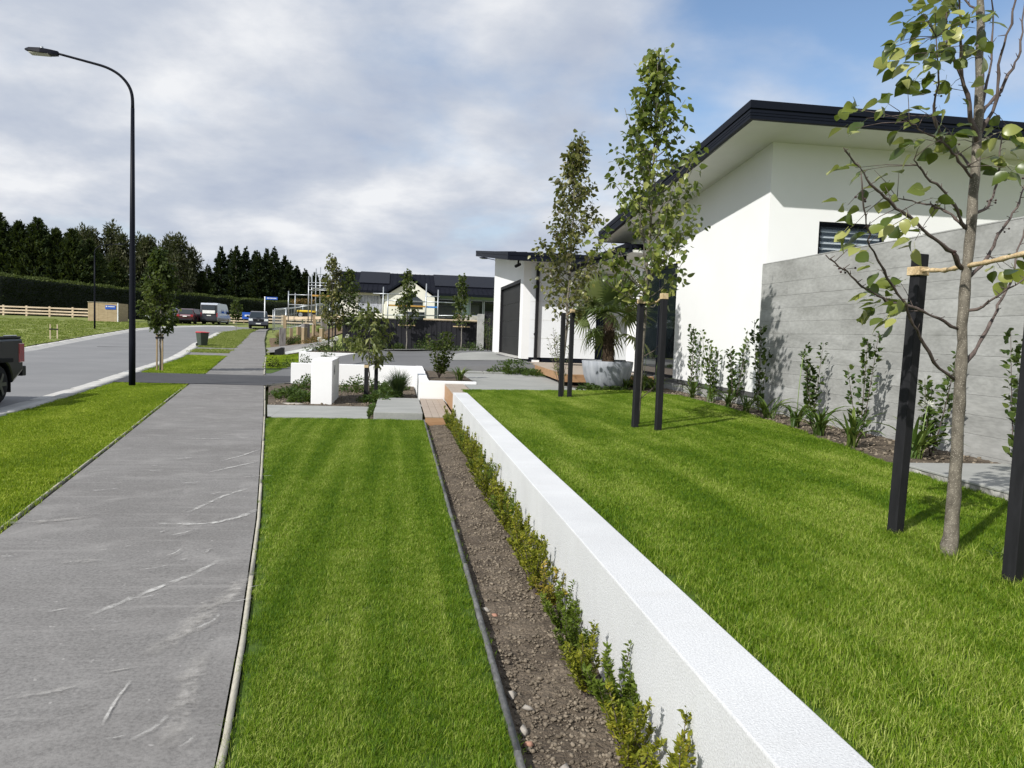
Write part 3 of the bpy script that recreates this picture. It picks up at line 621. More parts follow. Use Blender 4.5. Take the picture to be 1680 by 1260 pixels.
# white garden walls
gw = thing('garden_wall', 'low white wall running behind the white letterbox pillar to the planter', 'wall', (-1, 22.3, 0))
box('wall_panel', m_white, gw, -2.98, .49, 22.2, 22.42, -.1, .585, .006)
pl_ = thing('planter_wall', 'white stepped planter wall around the shrub beside the timber steps', 'planter', (1, 17.2, 0))
for i, (a, b, z) in enumerate(((20.9, 22.42, .592), (19.6, 20.897, .572), (18.4, 19.597, .545), (17.30, 18.397, .515))):
    box('wall_panel', m_white, pl_, .492-.006*i, .68, a, b, -.1, z, .004)
box('wall_panel', m_white, pl_, .47, 1.74, 17.08, 17.298, .0, .50, .005)
tmesh('planter_soil', m_soil, .683, 1.74, 17.3, 22.3, lambda x, y: .455, .05, .02)
bw = thing('garden_wall', 'white wall on the far side of the driveway holding the bed in front of the dark fence', 'wall', (-3, 33, 0))
box('wall_panel', m_white, bw, -4.1, -1.5, 32.9, 33.1, -.1, .57, .006); box('wall_panel', m_white, bw, -4.1, -3.9, 33.103, 38.5, -.1, .568, .006)
tmesh('garden_bed', m_soil, -3.9, -1.4, 33.1, 38.1, lambda x, y: .52, .12, .02)
pw = thing('letterbox_pillar', 'white plastered letterbox pillar with a dark numeral on its side', 'letterbox', (-1.57, 17.3, 0))
box('pillar', m_white, pw, -1.79, -1.36, 16.4, 18.22, -.06, .925, .008)
nm = MB()
def numeral4(mb, x, y0, z0, w_, h_, t_):
    mb.box(x-.004, x+.008, y0+w_*.62, y0+w_*.62+t_, z0, z0+h_); mb.box(x-.004, x+.008, y0, y0+w_, z0+h_*.25, z0+h_*.25+t_*.8)
    mb.bar((x+.002, y0+t_*.4, z0+h_*.30), (x+.002, y0+w_*.68, z0+h_*.97), t_*.8, .012, up=(1, 0, 0))
numeral4(nm, -1.36, 16.85, .60, .16, .21, .04); nm.build('house_number', m_black, pw)
box('letter_slot', m_black, pw, -1.79, -1.786, 17.0, 17.4, .62, .66)
tmesh('garden_bed', m_soil, -2.55, .45, 16.02, 22.18, lambda x, y: .005, .045, .018)
poly('garden_bed', m_soil, [(PR(16)+.06, 16.02), (-2.5, 16.02), (-2.5, 22.1), (-3.0, 22.3), (PR(21)+.1, 21.0)], .0)
sm_ = clods('paving_stone', m_stone, np.array([[-2.1, 16.35, .01]]), np.array([.22]), g, None, .14); tag(sm_, 'flat grey stone lying in the bed in front of the letterbox pillar', 'stone')
e = MB().add([(PR(21.2)+.03, 21.2, -.03), (-3.0, 22.35, -.03), (-3.0, 22.39, .03), (PR(21.2)+.03, 21.24, .03)], [(0, 1, 2, 3)]).build('path_edging', m_edge, None); tag(e, 'short timber edging between the letterbox bed and the dark driveway', 'edging')
tp_ = MB().obox((-17.0, 50, S(50)-.079), (1.1, .12, .002), rz=.5).build('road_patch', m_dark, None, kind='structure')
dr_ = thing('drain_grate', 'dark drain grate in the kerb channel beside the driveway crossing', 'drain', (K(27)-.5, 27, -.06))
for i in range(6): box('grate_bar', m_steel, dr_, K(27)-.66, K(27)-.40, 26.8+i*.07, 26.835+i*.07, -.075, -.058)
# driveway inside the lot
def dw():
    xs = np.linspace(-4.5, 4.15, 40); ys = np.linspace(22.42, 38.3, 40); V = []; F = []
    for y in ys:
        for x in xs:
            V.append((x, y, dz(x, y)))
    for j in range(39):
        for i in range(39):
            cx, cy = (xs[i]+xs[i+1])/2, (ys[j]+ys[j+1])/2
            if cy > 32.95 and cx < -1.2: continue
            if cx < -3.0 and cy < 22.6: continue
            q = j*40+i; F.append((q, q+1, q+41, q+40))
    o = len(V); V += [(x, 22.42, dz(x, 22.42)-.35) for x in xs]; F += [(i, o+i, o+i+1, i+1) for i in range(21, 39)]
    link('driveway', npmesh('driveway', V, F, m_drive, True), None, 'structure')
dw()
def patch(name, mat, pts, zf, off, k=8):
    # fan patch following a surface
    c = (sum(p[0] for p in pts)/len(pts), sum(p[1] for p in pts)/len(pts)); V = [(c[0], c[1], zf(*c)+off)]; F = []; n = len(pts)
    for r in range(1, k+1):
        for p in pts:
            x = c[0]+(p[0]-c[0])*r/k; y = c[1]+(p[1]-c[1])*r/k; V.append((x, y, zf(x, y)+off))
    for i in range(n): F.append((0, 1+i, 1+(i+1) % n))
    for r in range(k-1):
        for i in range(n): F.append((1+r*n+i, 1+(r+1)*n+i, 1+(r+1)*n+(i+1) % n, 1+r*n+(i+1) % n))
    me = bpy.data.meshes.new(name); me.from_pydata(V, [], F); me.materials.append(mat); me.update(); return link(name, me, None, 'structure')
patch('garage_apron', m_slab, [(4.1, 25.3), (4.1, 31.4), (3.4, 32.4), (2.6, 31.8), (1.6, 28.6), (1.6, 26.2), (2.6, 25.4)], dz, .012)
patch('fence_kerb', m_slab, [(-1.2, 36.9), (3.9, 36.7), (3.9, 37.2), (-1.2, 37.4)], dz, .03)
tmesh('garden_bed', m_soil, -1.2, 3.9, 37.3, 38.2, lambda x, y: dz(x, y)+.03, .12, .02)
pv = thing('stepping_pavers', 'dark square pavers with planted joints in front of the garage apron', 'paving', (2.4, 23.5, 0))
for i in range(2):
    for j in range(3):
        x = 1.78+i*.68; y = 21.85+j*1.35; box('paver', m_slab, pv, x, x+.63, y, y+1.28, .3, .49+.02*j, .004)
# ------------------------------------------------------------------ board formed concrete wall
cw = thing('concrete_wall', 'tall grey board marked concrete wall behind the planted bed', 'wall', (5.95, 6, .4))
box('wall_core', m_dbark, cw, 5.9655, 6.16, -3, 12.12, .1, 2.885)
z = .30; row = 0
hs = [.22, .205, .20, .21, .20, .205, .21, .195, .205, .20, .21, .195]
for h_ in hs:
    z1 = min(z+h_, 2.885) if row < len(hs)-1 else 2.885
    y = -3-rnd.random()*1.5
    while y < 12.12:
        L_ = rnd.choice([1.8, 2.4, 2.7, 3.6]); a, b = max(y, -3), min(y+L_, 12.12)
        if b-a > .05:
            d = rnd.uniform(0, .004)
            MB().box(5.940+d, 5.964, a+.0006, b-.0006, z+.0010, z1-.0010).build('board_mark', rnd.choice([m_conc, m_conc, m_conc, m_conc2, m_conc3]), cw, .0012)
        y += L_
    z = z1; row += 1
box('wall_cap', m_conc2, cw, 5.943, 6.16, -3, 12.12, 2.886, 2.905, .004)
cs = thing('concrete_slab', 'raised concrete slab with a rough edge at the foot of the concrete wall', 'slab', (5.2, 3.5, .4))
box('slab_top', m_slab, cs, 4.52, 5.93, -2.5, 6.33, .535, .556, .004)
V = []; F = []; ys = np.linspace(-2.5, 6.33, 220)
from mathutils import noise as mnoise
for q in ys:
    for k_, zz in enumerate((.36, .42, .47, .505, .533)):
        V.append((4.53+.03*mnoise.noise((q*9, k_*1.3, 2))-.012*(k_ == 1), q, zz))
for j in range(219):
    for k_ in range(4): q = j*5+k_; F.append((q, q+5, q+6, q+1))
link('slab_edge', npmesh('slab_edge', V, F, m_rough), cs); box('slab_end', m_rough, cs, 4.56, 5.93, 6.30, 6.32, .36, .534)
for a, b, c, d in ((4.72, 5.95, 6.34, 9.4), (5.22, 5.95, 9.4, 12.1), (5.46, 6.06, 12.1, 16.6)):
    tmesh('wall_bed', m_soil, a, b, c, d, lambda x, y: .485, .03, .022)
V = [(4.45, 5.6, .455), (4.75, 6.34, .47), (4.75, 9.4, .47), (5.25, 9.4, .47), (5.25, 12.1, .475), (5.5, 12.1, .475), (5.5, 16.6, .47), (4.2, 16.6, .455), (4.25, 15.3, .45), (4.95, 15.6, .455), (5.4, 14.4, .46), (5.35, 12.0, .46), (5.05, 9.4, .46), (4.5, 6.3, .452)]
me = bpy.data.meshes.new('wall_bed'); me.from_pydata(V, [], [tuple(range(len(V)))]); me.materials.append(m_soil); link('wall_bed', me, None, 'structure')
tmesh('wall_bed', m_soil, 3.9, 6.05, 15.75, 19.4, lambda x, y: .445, .06, .02)
g = np.random.default_rng(4); n = 1800; yy = 6.3+9.5*g.random(n); lo = np.interp(yy, [6.3, 9.4, 12, 16], [4.7, 5.2, 5.45, 5.45]); xx = lo+(5.9-lo)*g.random(n)
rr = .006+.02*g.random(n)**3; clods('soil_clods', m_clod, np.stack([xx, yy, .492+rr*.2], 1), rr, g)
n = 1500; yy = 16.1+6*g.random(n); xx = -2.6+3*g.random(n); rr = .008+.022*g.random(n)**3; clods('soil_clods', m_clod, np.stack([xx, yy, .006+rr*.3], 1), rr, g)
# ------------------------------------------------------------------ the white house
hs_ = thing('house', 'white modern house with a dark sloping roof and a garage wing beside the driveway', 'house', (8, 18, 0))
SO = lambda y: 5.0-.0976*(y-11.29)
def wallY(name, x0, x1, y0, y1, z0, top, mat):     # wall along y with a sloping top
    MB().prism([(y0, z0), (y1, z0), (y1, top(y1)), (y0, top(y0))], 'x', x0, x1).build(name, mat, hs_)
wallY('wall', 6.05, 6.25, 12.2, 16.4, .74, lambda y: SO(y)+.01, m_white); wallY('wall', 6.05, 6.25, 16.4, 18.9, 3.3, lambda y: SO(y)+.01, m_white); wallY('wall', 6.05, 6.25, 18.9, 20.0, .74, lambda y: SO(y)+.01, m_white)
box('wall', m_white, hs_, 6.25, 16, 20.0, 20.2, .74, 4.1)
T_ = SO(12.2)+.01
for a in ((6.25, 6.95, .74, T_), (8.2, 18, .74, T_), (6.95, 8.2, .74, 2.4), (6.95, 8.2, 3.67, T_)): box('wall', m_white, hs_, a[0], a[1], 12.2, 12.4, a[2], a[3])
box('plinth', m_conc2, hs_, 6.09, 6.3, 12.24, 20, .1, .66); box('base_flashing', plain('grey_flashing', (.10, .10, .10), .6), hs_, 6.06, 6.28, 12.21, 19.99, .66, .738)
wn = box('window', m_navy, hs_, 6.95, 8.2, 12.27, 12.30, 3.60, 3.668)
MB().box(6.95, 7.02, 12.27, 12.302, 2.4, 3.598).box(8.13, 8.2, 12.27, 12.302, 2.4, 3.598).box(6.95, 8.2, 12.23, 12.268, 3.635, 3.667).build('window_frame', m_navy, wn)
m_pane = newmat('window_pane'); m_pane[2].inputs['Base Color'].default_value = (.10, .14, .18, 1); m_pane[2].inputs['Roughness'].default_value = .04; m_pane[2].inputs['Alpha'].default_value = .18; m_pane = m_pane[0]
box('pane', m_pane, wn, 7.021, 8.129, 12.285, 12.290, 2.4, 3.599)
for i in range(12):
    z = 2.42+i*.098; MB().obox((7.575, 12.36, z+.04), (.60, .052, .004), Matrix.Rotation(R(28), 3, 'X')).build('blind_slat', plain('blind', (.72, .78, .82), .5) if i == 0 else bpy.data.materials['blind'], wn)
box('room_back', m_navy, wn, 6.9, 8.3, 12.46, 12.48, 2.3, 3.8)
# glazing on the street side
gl = box('glass_wall', m_glass, hs_, 6.10, 6.115, 16.46, 18.84, .80, 3.24)
MB().box(6.08, 6.14, 16.40, 16.459, .75, 3.30).box(6.08, 6.14, 18.841, 18.90, .75, 3.30).box(6.08, 6.14, 16.46, 18.84, 3.241, 3.30).box(6.08, 6.14, 16.46, 18.84, .75, .799).box(6.08, 6.14, 17.62, 17.67, .80, 3.24).build('window_frame', m_navy, gl)
# main roof with ribbed fascia
def sweep(name, prof, path, outs, mat, parent):
    V = []; n = len(prof)
    for (px_, py_, pz_), (ox, oy) in zip(path, outs):
        for d, z in prof: V.append((px_+ox*d, py_+oy*d, pz_+z))
    F = [(j*n+i, j*n+i+1, (j+1)*n+i+1, (j+1)*n+i) for j in range(len(path)-1) for i in range(n-1)]
    F += [tuple(reversed(range(n))), tuple((len(path)-1)*n+i for i in range(n))]
    m_ = MB(); m_.add(V, F); return m_.build(name, mat, parent)
PROF = [(-.10, .28), (0, .28), (0, .165), (-.022, .155), (-.022, .140), (-.006, .136), (-.006, .098), (-.014, .095), (-.014, .091), (-.006, .088), (-.006, .055), (-.014, .052), (-.014, .048), (-.006, .045), (-.006, 0), (-.10, 0), (-.10, .1)]
rf = MB().add([(5.28, 11.37, 5.24), (18, 11.37, 5.24), (18, 20.1, 4.38), (5.28, 20.1, 4.38), (5.28, 11.37, 5.12), (18, 11.37, 5.12), (18, 20.1, 4.26), (5.28, 20.1, 4.26)], [(0, 1, 2, 3), (7, 6, 5, 4), (0, 4, 5, 1), (1, 5, 6, 2), (2, 6, 7, 3), (3, 7, 4, 0)]).build('roof', m_navyroof, hs_)
sweep('fascia', PROF, [(18, 20.2, 4.13), (5.2, 20.2, 4.13), (5.2, 11.29, 5.0), (18, 11.29, 5.0)], [(0, 1), (-1, 1), (-1, -1), (0, -1)], m_navy, rf)
MB().add([(5.25, 11.34, 5.004), (18, 11.34, 5.004), (18, 20.15, 4.138), (5.25, 20.15, 4.138), (5.25, 11.34, 5.05), (18, 11.34, 5.05), (18, 20.15, 4.18), (5.25, 20.15, 4.18)], [(0, 3, 2, 1), (4, 5, 6, 7), (0, 1, 5, 4), (1, 2, 6, 5), (2, 3, 7, 6), (3, 0, 4, 7)]).build('soffit', m_soffit, rf)
# entry roof between the wings
er = box('entry_roof', m_navyroof, hs_, 5.6, 9, 18.3, 25.0, 3.80, 3.90)
box('fascia', m_navy, er, 5.5, 5.58, 18.3, 25.0, 3.70, 3.895); box('soffit', m_soffit, er, 5.585, 9, 18.32, 24.98, 3.70, 3.76); box('bracket', m_navy, er, 5.6, 5.68, 19.1, 19.18, 3.45, 3.698)
box('gutter', m_navyroof, er, 5.42, 5.498, 18.3, 25.0, 3.80, 3.91)
box('entry_wall', m_navy, hs_, 8.2, 8.4, 20.2, 25.1, .74, 3.75); box('entry_floor', m_slab, hs_, 5.9, 8.2, 20.1, 25.09, .5, .70)
# garage wing
GS_ = lambda y: 3.92+.105*(y-24.0)
for a, b, z0 in ((25.1, 25.68, .8), (30.9, 33, .6)): wallY('garage_wall', 4.0, 4.25, a, b, z0, lambda y: GS_(y)+.01, m_white)
wallY('garage_wall', 4.0, 4.25, 25.68, 30.9, 3.46, lambda y: GS_(y)+.01, m_white)
box('garage_wall', m_clad, hs_, 4.25, 6.5, 25.1, 25.3, .86, GS_(25.1)); box('garage_wall', m_clad, hs_, 6.85, 9, 25.1, 25.3, .86, GS_(25.1)); box('garage_wall', m_white, hs_, 4.25, 9, 33, 33.2, .6, 4.8)
for zz in (1.5, 2.1, 2.7, 3.3): box('panel_joint', m_soffit, hs_, 4.27, 6.49, 25.094, 25.099, zz, zz+.012)
box('plinth', m_navy, hs_, 4.03, 9, 25.13, 25.3, .45, .858)
sl_ = box('slat_panel', m_navy, hs_, 6.5, 6.85, 25.2, 25.3, .86, GS_(25.1))
for i in range(5): box('slat', m_navy, sl_, 6.51+i*.068, 6.55+i*.068, 25.12, 25.197, .86, 3.9)
dp = box('downpipe', m_black, hs_, 4.42, 4.52, 24.98, 25.09, .78, 3.95, .006); box('pipe_bracket', m_black, dp, 4.40, 4.419, 25.0, 25.09, 1.6, 1.66); box('pipe_base', m_white, dp, 4.36, 4.58, 24.9, 25.09, .66, .775)
gd = MB().box(4.12, 4.14, 25.68, 30.9, .80, .86).build('garage_door', m_black, hs_)
for i in range(4): box('door_panel', m_door, gd, 4.10, 4.13, 25.80, 30.78, .865+i*.62, .865+i*.62+.612, .006)
MB().box(4.01, 4.16, 25.68, 25.79, .80, 3.46).box(4.01, 4.16, 30.79, 30.9, .80, 3.46).box(4.01, 4.16, 25.79, 30.79, 3.352, 3.46).build('door_frame', m_black, gd)
box('door_sill', m_kerb, gd, 3.9, 4.09, 25.7, 30.88, .80, .856)
gr = MB().add([(3.38, 24.08, 4.13), (12, 24.08, 4.13), (12, 34.4, 5.21), (3.38, 34.4, 5.21), (3.38, 24.08, 4.02), (12, 24.08, 4.02), (12, 34.4, 5.10), (3.38, 34.4, 5.10)], [(0, 1, 2, 3), (7, 6, 5, 4), (0, 4, 5, 1), (1, 5, 6, 2), (2, 6, 7, 3), (3, 7, 4, 0)]).build('garage_roof', m_navyroof, hs_)
PR2 = [(-.10, .25), (0, .25), (0, .15), (-.015, .145), (-.015, .135), (-.004, .13), (-.004, 0), (-.10, 0)]
sweep('fascia', PR2, [(3.3, 34.5, 5.02), (3.3, 24.0, 3.92), (12, 24.0, 3.92)], [(-1, 0), (-1, -1), (0, -1)], m_navy, gr)
MB().add([(3.35, 24.05, 3.927), (12, 24.05, 3.927), (12, 34.4, 5.014), (3.35, 34.4, 5.014), (3.35, 24.05, 3.96), (12, 24.05, 3.96), (12, 34.4, 5.05), (3.35, 34.4, 5.05)], [(0, 3, 2, 1), (4, 5, 6, 7), (0, 1, 5, 4), (1, 2, 6, 5), (2, 3, 7, 6), (3, 0, 4, 7)]).build('soffit', m_soffit, gr)
rb = MB()
for i in range(24): x = 3.5+i*.35; rb.add([(x, 24.0, 4.165), (x+.05, 24.0, 4.195), (x+.10, 24.0, 4.165), (x, 34.4, 5.215), (x+.05, 34.4, 5.245), (x+.10, 34.4, 5.215)], [(0, 1, 4, 3), (1, 2, 5, 4), (0, 2, 1)])
rb.build('roof_rib', m_navyroof, gr)
sc_ = thing('security_camera', 'small black security camera under the garage roof edge', 'camera', (3.72, 24.5, 3.9))
MB().tube([(3.72, 24.5, 3.97), (3.72, 24.5, 3.84)], .03, 8).build('mount', m_black, sc_); MB().tube([(3.78, 24.56, 3.85), (3.62, 24.38, 3.76)], .05, 10).build('camera_body', m_black, sc_)
# floating deck
dk = thing('timber_deck', 'floating timber deck between the garage wall and the planted bowl', 'deck', (5, 21, .5))
y = 17.54
while y < 24.8:
    xl = 3.82+(y-17.5)*.042; box('deck_board', m_decktop, dk, xl+.02, 6.0, y, y+.136, .690, .712, .002); y += .142
MB().add([(3.8, 17.5, .53), (3.83, 17.5, .53), (4.13, 24.75, .53), (4.1, 24.75, .53), (3.8, 17.5, .712), (3.83, 17.5, .712), (4.13, 24.75, .712), (4.1, 24.75, .712)], [(0, 3, 2, 1), (4, 5, 6, 7), (0, 1, 5, 4), (1, 2, 6, 5), (2, 3, 7, 6), (3, 0, 4, 7)]).build('edge_board', m_deck, dk)
box('edge_board', m_deck, dk, 3.832, 6.0, 17.5, 17.53, .53, .711, .002); box('joist', m_black, dk, 4.3, 5.9, 17.7, 24.6, .46, .68)
mt_ = box('door_mat', m_dbark, None, 4.9, 5.75, 22.9, 23.7, .713, .725); tag(mt_, 'dark flat mat lying on the timber deck', 'mat')
# dark paling fence and gate post
fn = thing('paling_fence', 'dark vertical board fence across the far end of the driveway', 'fence', (.7, 38, .6))
i = 0; x = -2.72; pal = None
while x < 3.9:
    zb = dz(x, 37)-.05 if x > -1.2 else .5
    o = MB().box(0, .138, 0, .022, 0, 1.52+rnd.uniform(-.004, .004)).build('paling', m_dfence, None) if pal is None else link('paling', pal, None)
    pal = o.data; o.location = (x, 38.0+(.022 if i % 2 else 0), .62); o.parent = fn; o.matrix_parent_inverse = world(fn).inverted(); x += .122; i += 1
box('fence_rail', m_dfence, fn, -2.72, 3.9, 38.05, 38.1, 1.9, 1.98); box('fence_rail', m_dfence, fn, -2.72, 3.9, 38.05, 38.1, .8, .88); box('fence_cap', m_dfence, fn, -2.75, 3.92, 37.96, 38.10, 2.145, 2.17)
cp = box('fence_post', m_conc2, None, 3.66, 3.98, 36.3, 36.55, .5, 2.50, .01); tag(cp, 'pale concrete post standing beside the garage between two dark fences', 'post')
gt = thing('side_gate', 'dark board gate between the pale concrete post and the garage', 'gate', (4.3, 36.5, .7))
for i in range(5): box('paling', m_dfence, gt, 3.985+i*.135, 3.985+i*.135+.125, 36.4+(.02 if i % 2 else 0), 36.425+(.02 if i % 2 else 0), .75, 2.60)
box('gate_rail', m_dfence, gt, 3.985, 4.66, 36.448, 36.48, 2.3, 2.4); box('gate_cap', m_dfence, gt, 3.985, 4.66, 36.39, 36.47, 2.602, 2.63)
# ------------------------------------------------------------------ near pear trees
BR={
'b1': [(2.96, 3.74, 2.03), (2.87, 3.701, 2.11), (2.76, 3.662, 2.15), (2.63, 3.623, 2.21), (2.48, 3.584, 2.28), (2.38, 3.546, 2.33), (2.29, 3.507, 2.36), (2.19, 3.468, 2.43), (2.09, 3.429, 2.49), (2.03, 3.39, 2.52)] ,
'b2': [(2.96, 3.74, 1.71), (2.83, 3.715, 1.76), (2.66, 3.69, 1.81), (2.52, 3.665, 1.83), (2.42, 3.64, 1.86), (2.31, 3.615, 1.9), (2.23, 3.59, 1.95), (2.15, 3.565, 1.99), (2.06, 3.54, 2.04)] ,
'b3': [(2.96, 3.74, 1.44), (2.79, 3.685, 1.53), (2.66, 3.63, 1.66), (2.56, 3.575, 1.75), (2.47, 3.52, 1.84), (2.36, 3.465, 1.92), (2.27, 3.41, 1.99), (2.17, 3.355, 2.07), (2.12, 3.3, 2.14), (2.06, 3.245, 2.22), (2.0, 3.19, 2.37)] ,
'b4': [(3.0, 3.74, 1.98), (3.1, 3.776, 2.05), (3.18, 3.811, 2.14), (3.25, 3.847, 2.24), (3.35, 3.883, 2.34), (3.43, 3.919, 2.43), (3.48, 3.954, 2.52), (3.58, 3.99, 2.7)] ,
'b5': [(2.99, 3.74, 1.79), (3.04, 3.665, 1.83), (3.07, 3.59, 1.89), (3.14, 3.515, 1.97), (3.2, 3.44, 2.05)] ,
'b6': [(3.0, 3.74, 1.5), (3.1, 3.778, 1.58), (3.18, 3.815, 1.68), (3.27, 3.853, 1.79), (3.34, 3.89, 1.89), (3.43, 3.928, 2.02), (3.48, 3.965, 2.18), (3.55, 4.003, 2.29), (3.61, 4.04, 2.47)] ,
'b7': [(2.99, 3.74, 2.23), (2.94, 3.79, 2.3), (2.89, 3.84, 2.36), (2.86, 3.89, 2.39), (2.82, 3.94, 2.4), (2.73, 3.99, 2.43)] ,
'b8': [(2.96, 3.74, 2.25), (2.87, 3.69, 2.33), (2.76, 3.64, 2.4), (2.63, 3.59, 2.44), (2.52, 3.54, 2.5), (2.47, 3.49, 2.53)] ,
'b9': [(2.99, 3.74, 2.51), (2.91, 3.707, 2.55), (2.83, 3.673, 2.6), (2.75, 3.64, 2.64), (2.65, 3.607, 2.67), (2.53, 3.573, 2.69), (2.46, 3.54, 2.71)] ,
'b10': [(2.99, 3.74, 2.56), (3.01, 3.823, 2.61), (3.0, 3.907, 2.71), (3.02, 3.99, 2.82)] ,
'b11': [(3.01, 3.74, 2.32), (3.11, 3.78, 2.36), (3.18, 3.82, 2.43), (3.23, 3.86, 2.51), (3.27, 3.9, 2.7), (3.32, 3.94, 2.86)] ,
'b12': [(3.0, 3.74, 2.67), (2.92, 3.72, 2.88), (2.85, 3.7, 3.01), (2.81, 3.68, 3.2), (2.78, 3.66, 3.32), (2.73, 3.64, 3.6)] ,
'b13': [(2.79, 3.74, 2.68), (2.71, 3.703, 2.8), (2.68, 3.665, 2.86), (2.67, 3.628, 2.94), (2.61, 3.59, 3.15)] ,
'b14': [(2.88, 3.74, 3.02), (2.81, 3.765, 3.17), (2.82, 3.79, 3.24), (2.81, 3.815, 3.42), (2.8, 3.84, 3.57)] ,
'b15': [(2.99, 3.74, 2.75), (3.04, 3.757, 2.88), (3.14, 3.773, 2.98), (3.22, 3.79, 3.11), (3.27, 3.807, 3.21), (3.28, 3.823, 3.37), (3.32, 3.84, 3.63)] ,
'b16': [(2.99, 3.74, 2.69), (3.07, 3.71, 2.93), (3.04, 3.68, 3.08), (3.05, 3.65, 3.22), (3.06, 3.62, 3.38), (3.05, 3.59, 3.55)] ,
'b17': [(3.0, 3.74, 2.72), (3.06, 3.79, 2.96), (3.13, 3.84, 3.16), (3.16, 3.89, 3.44), (3.19, 3.94, 3.69)] ,
'b18': [(2.97, 3.74, 3.3), (2.97, 3.773, 3.38), (2.94, 3.807, 3.43), (2.86, 3.84, 3.55)] ,
}
TR= [(3.0, 3.74, 0.43), (3.01, 3.74, 0.58), (3.01, 3.74, 0.92), (3.0, 3.74, 1.31), (2.99, 3.74, 1.64), (2.99, 3.74, 1.9), (2.99, 3.74, 2.16), (3.0, 3.74, 2.42), (3.0, 3.74, 2.67), (2.99, 3.74, 2.93), (2.97, 3.74, 3.24), (2.96, 3.74, 3.42), (2.95, 3.74, 3.67), (2.93, 3.74, 4.03)]
CL= [(2.38, 3.441, 3.22), (2.49, 3.532, 3.23), (2.82, 3.871, 3.37), (2.84, 3.739, 3.38), (2.72, 3.446, 3.19), (2.95, 3.65, 3.28), (2.89, 3.677, 3.25), (2.71, 3.486, 3.08), (3.05, 3.831, 3.28), (2.34, 3.458, 3.06), (2.42, 3.625, 3.1), (2.49, 3.7, 3.07), (2.56, 3.648, 3.06), (2.63, 3.742, 3.16), (2.77, 3.833, 3.24), (2.94, 3.964, 3.22), (2.62, 3.561, 2.96), (2.67, 3.779, 3.01), (2.87, 3.808, 2.99), (2.78, 3.566, 2.89), (2.24, 3.391, 2.74), (2.79, 3.974, 2.93), (2.57, 3.569, 2.77), (2.2, 3.578, 2.76), (2.47, 3.925, 2.83), (2.3, 3.741, 2.72), (2.5, 3.673, 2.72), (2.71, 3.854, 2.71), (2.43, 3.408, 2.56), (2.8, 3.814, 2.68), (2.73, 3.615, 2.7), (2.57, 3.445, 2.61), (2.9, 3.786, 2.71), (3.26, 3.949, 2.79), (2.94, 3.514, 2.69), (3.2, 3.768, 2.79), (2.97, 3.569, 2.59), (3.25, 3.835, 2.7), (3.2, 3.823, 2.56), (2.99, 3.521, 2.52), (3.34, 3.888, 2.6), (2.34, 3.785, 2.53), (2.38, 3.8, 2.52), (2.51, 3.882, 2.55), (2.42, 3.647, 2.42), (2.53, 3.845, 2.41), (2.68, 3.917, 2.56), (2.55, 3.451, 2.33), (2.96, 3.9, 2.4), (2.53, 3.626, 2.31), (2.5, 3.678, 2.27), (2.41, 3.478, 2.25), (2.68, 3.809, 2.25), (2.58, 3.565, 2.17), (2.8, 3.913, 2.19), (2.17, 3.555, 2.29), (2.37, 3.727, 2.21), (2.25, 3.63, 2.2), (2.42, 3.758, 2.14), (2.21, 3.508, 2.1), (2.31, 3.498, 1.98), (2.67, 3.838, 1.96), (2.53, 3.841, 1.87), (2.53, 3.73, 1.85), (2.64, 3.943, 1.83), (2.44, 3.513, 1.78), (2.77, 3.901, 1.84), (2.41, 3.491, 1.75), (2.64, 3.969, 1.78), (3.21, 3.764, 2.05), (3.27, 3.754, 2.05), (3.5, 3.972, 2.13), (2.75, 3.862, 3.31), (2.66, 3.864, 3.33), (2.47, 3.422, 3.22), (2.7, 3.612, 3.24), (2.65, 3.441, 3.18), (2.66, 3.506, 3.07), (2.81, 3.518, 3.05), (2.87, 3.905, 3.27), (2.48, 3.466, 2.95), (2.46, 3.568, 2.87), (2.7, 3.686, 2.9)]
def leafmesh(name, mat, curl, fold, g):
    ts = np.array([0, .10, .28, .50, .72, .90, 1.0]); wd = np.array([0, .20, .355, .375, .27, .10, 0]); V = []; F = []
    for t_, w_ in zip(ts, wd):
        z = -curl*t_*t_; wv = .02*math.sin(9*t_+curl*9)
        V += [(t_, -w_, z+fold*w_+wv), (t_, 0, z), (t_, w_, z+fold*w_-wv)]
    for i in range(6):
        a = i*3; F += [(a, a+3, a+4), (a, a+4, a+1), (a+1, a+4, a+5), (a+1, a+5, a+2)]
    o = len(V); V += [(-.42, -.012, .05), (-.42, .012, .05), (0, .012, 0), (0, -.012, 0)]; F += [(o, o+1, o+2), (o, o+2, o+3)]
    return npmesh(name, V, F, mat, True)
LM = [leafmesh('leaf', f_pearobj, c, f, rng) for c, f in ((.12, .25), (.3, .35), (.05, .5), (.45, .15))]
def leafobj(p, d, s, parent, g, mats=LM, up=.55):
    d = Vector(d).normalized(); r = Vector(g.normal(size=3)*(1-up)); r.z += up
    b = r.cross(d).normalized(); n_ = d.cross(b)
    o = bpy.data.objects.new('leaf', mats[int(g.integers(len(mats)))]); C.objects.link(o)
    M4 = Matrix((d, b, n_)).transposed().to_4x4(); M4.translation = Vector(p)+d*s*.42
    o.parent = parent; o.matrix_parent_inverse = world(parent).inverted(); o.matrix_basis = M4 @ Matrix.Diagonal((s, s, s, 1)); return o
g = np.random.default_rng(8)
pt = thing('pear_tree', 'nearest young pear tree with sparse large leaves between two black stakes', 'tree', (TR[0][0], TR[0][1], .44))
rad = np.interp([p[2] for p in TR], [.44, .55, .62, 1.0, 2.0, 3.0, 4.0, 5], [.048, .044, .034, .030, .027, .021, .014, .006])
TRn = []; RN = []
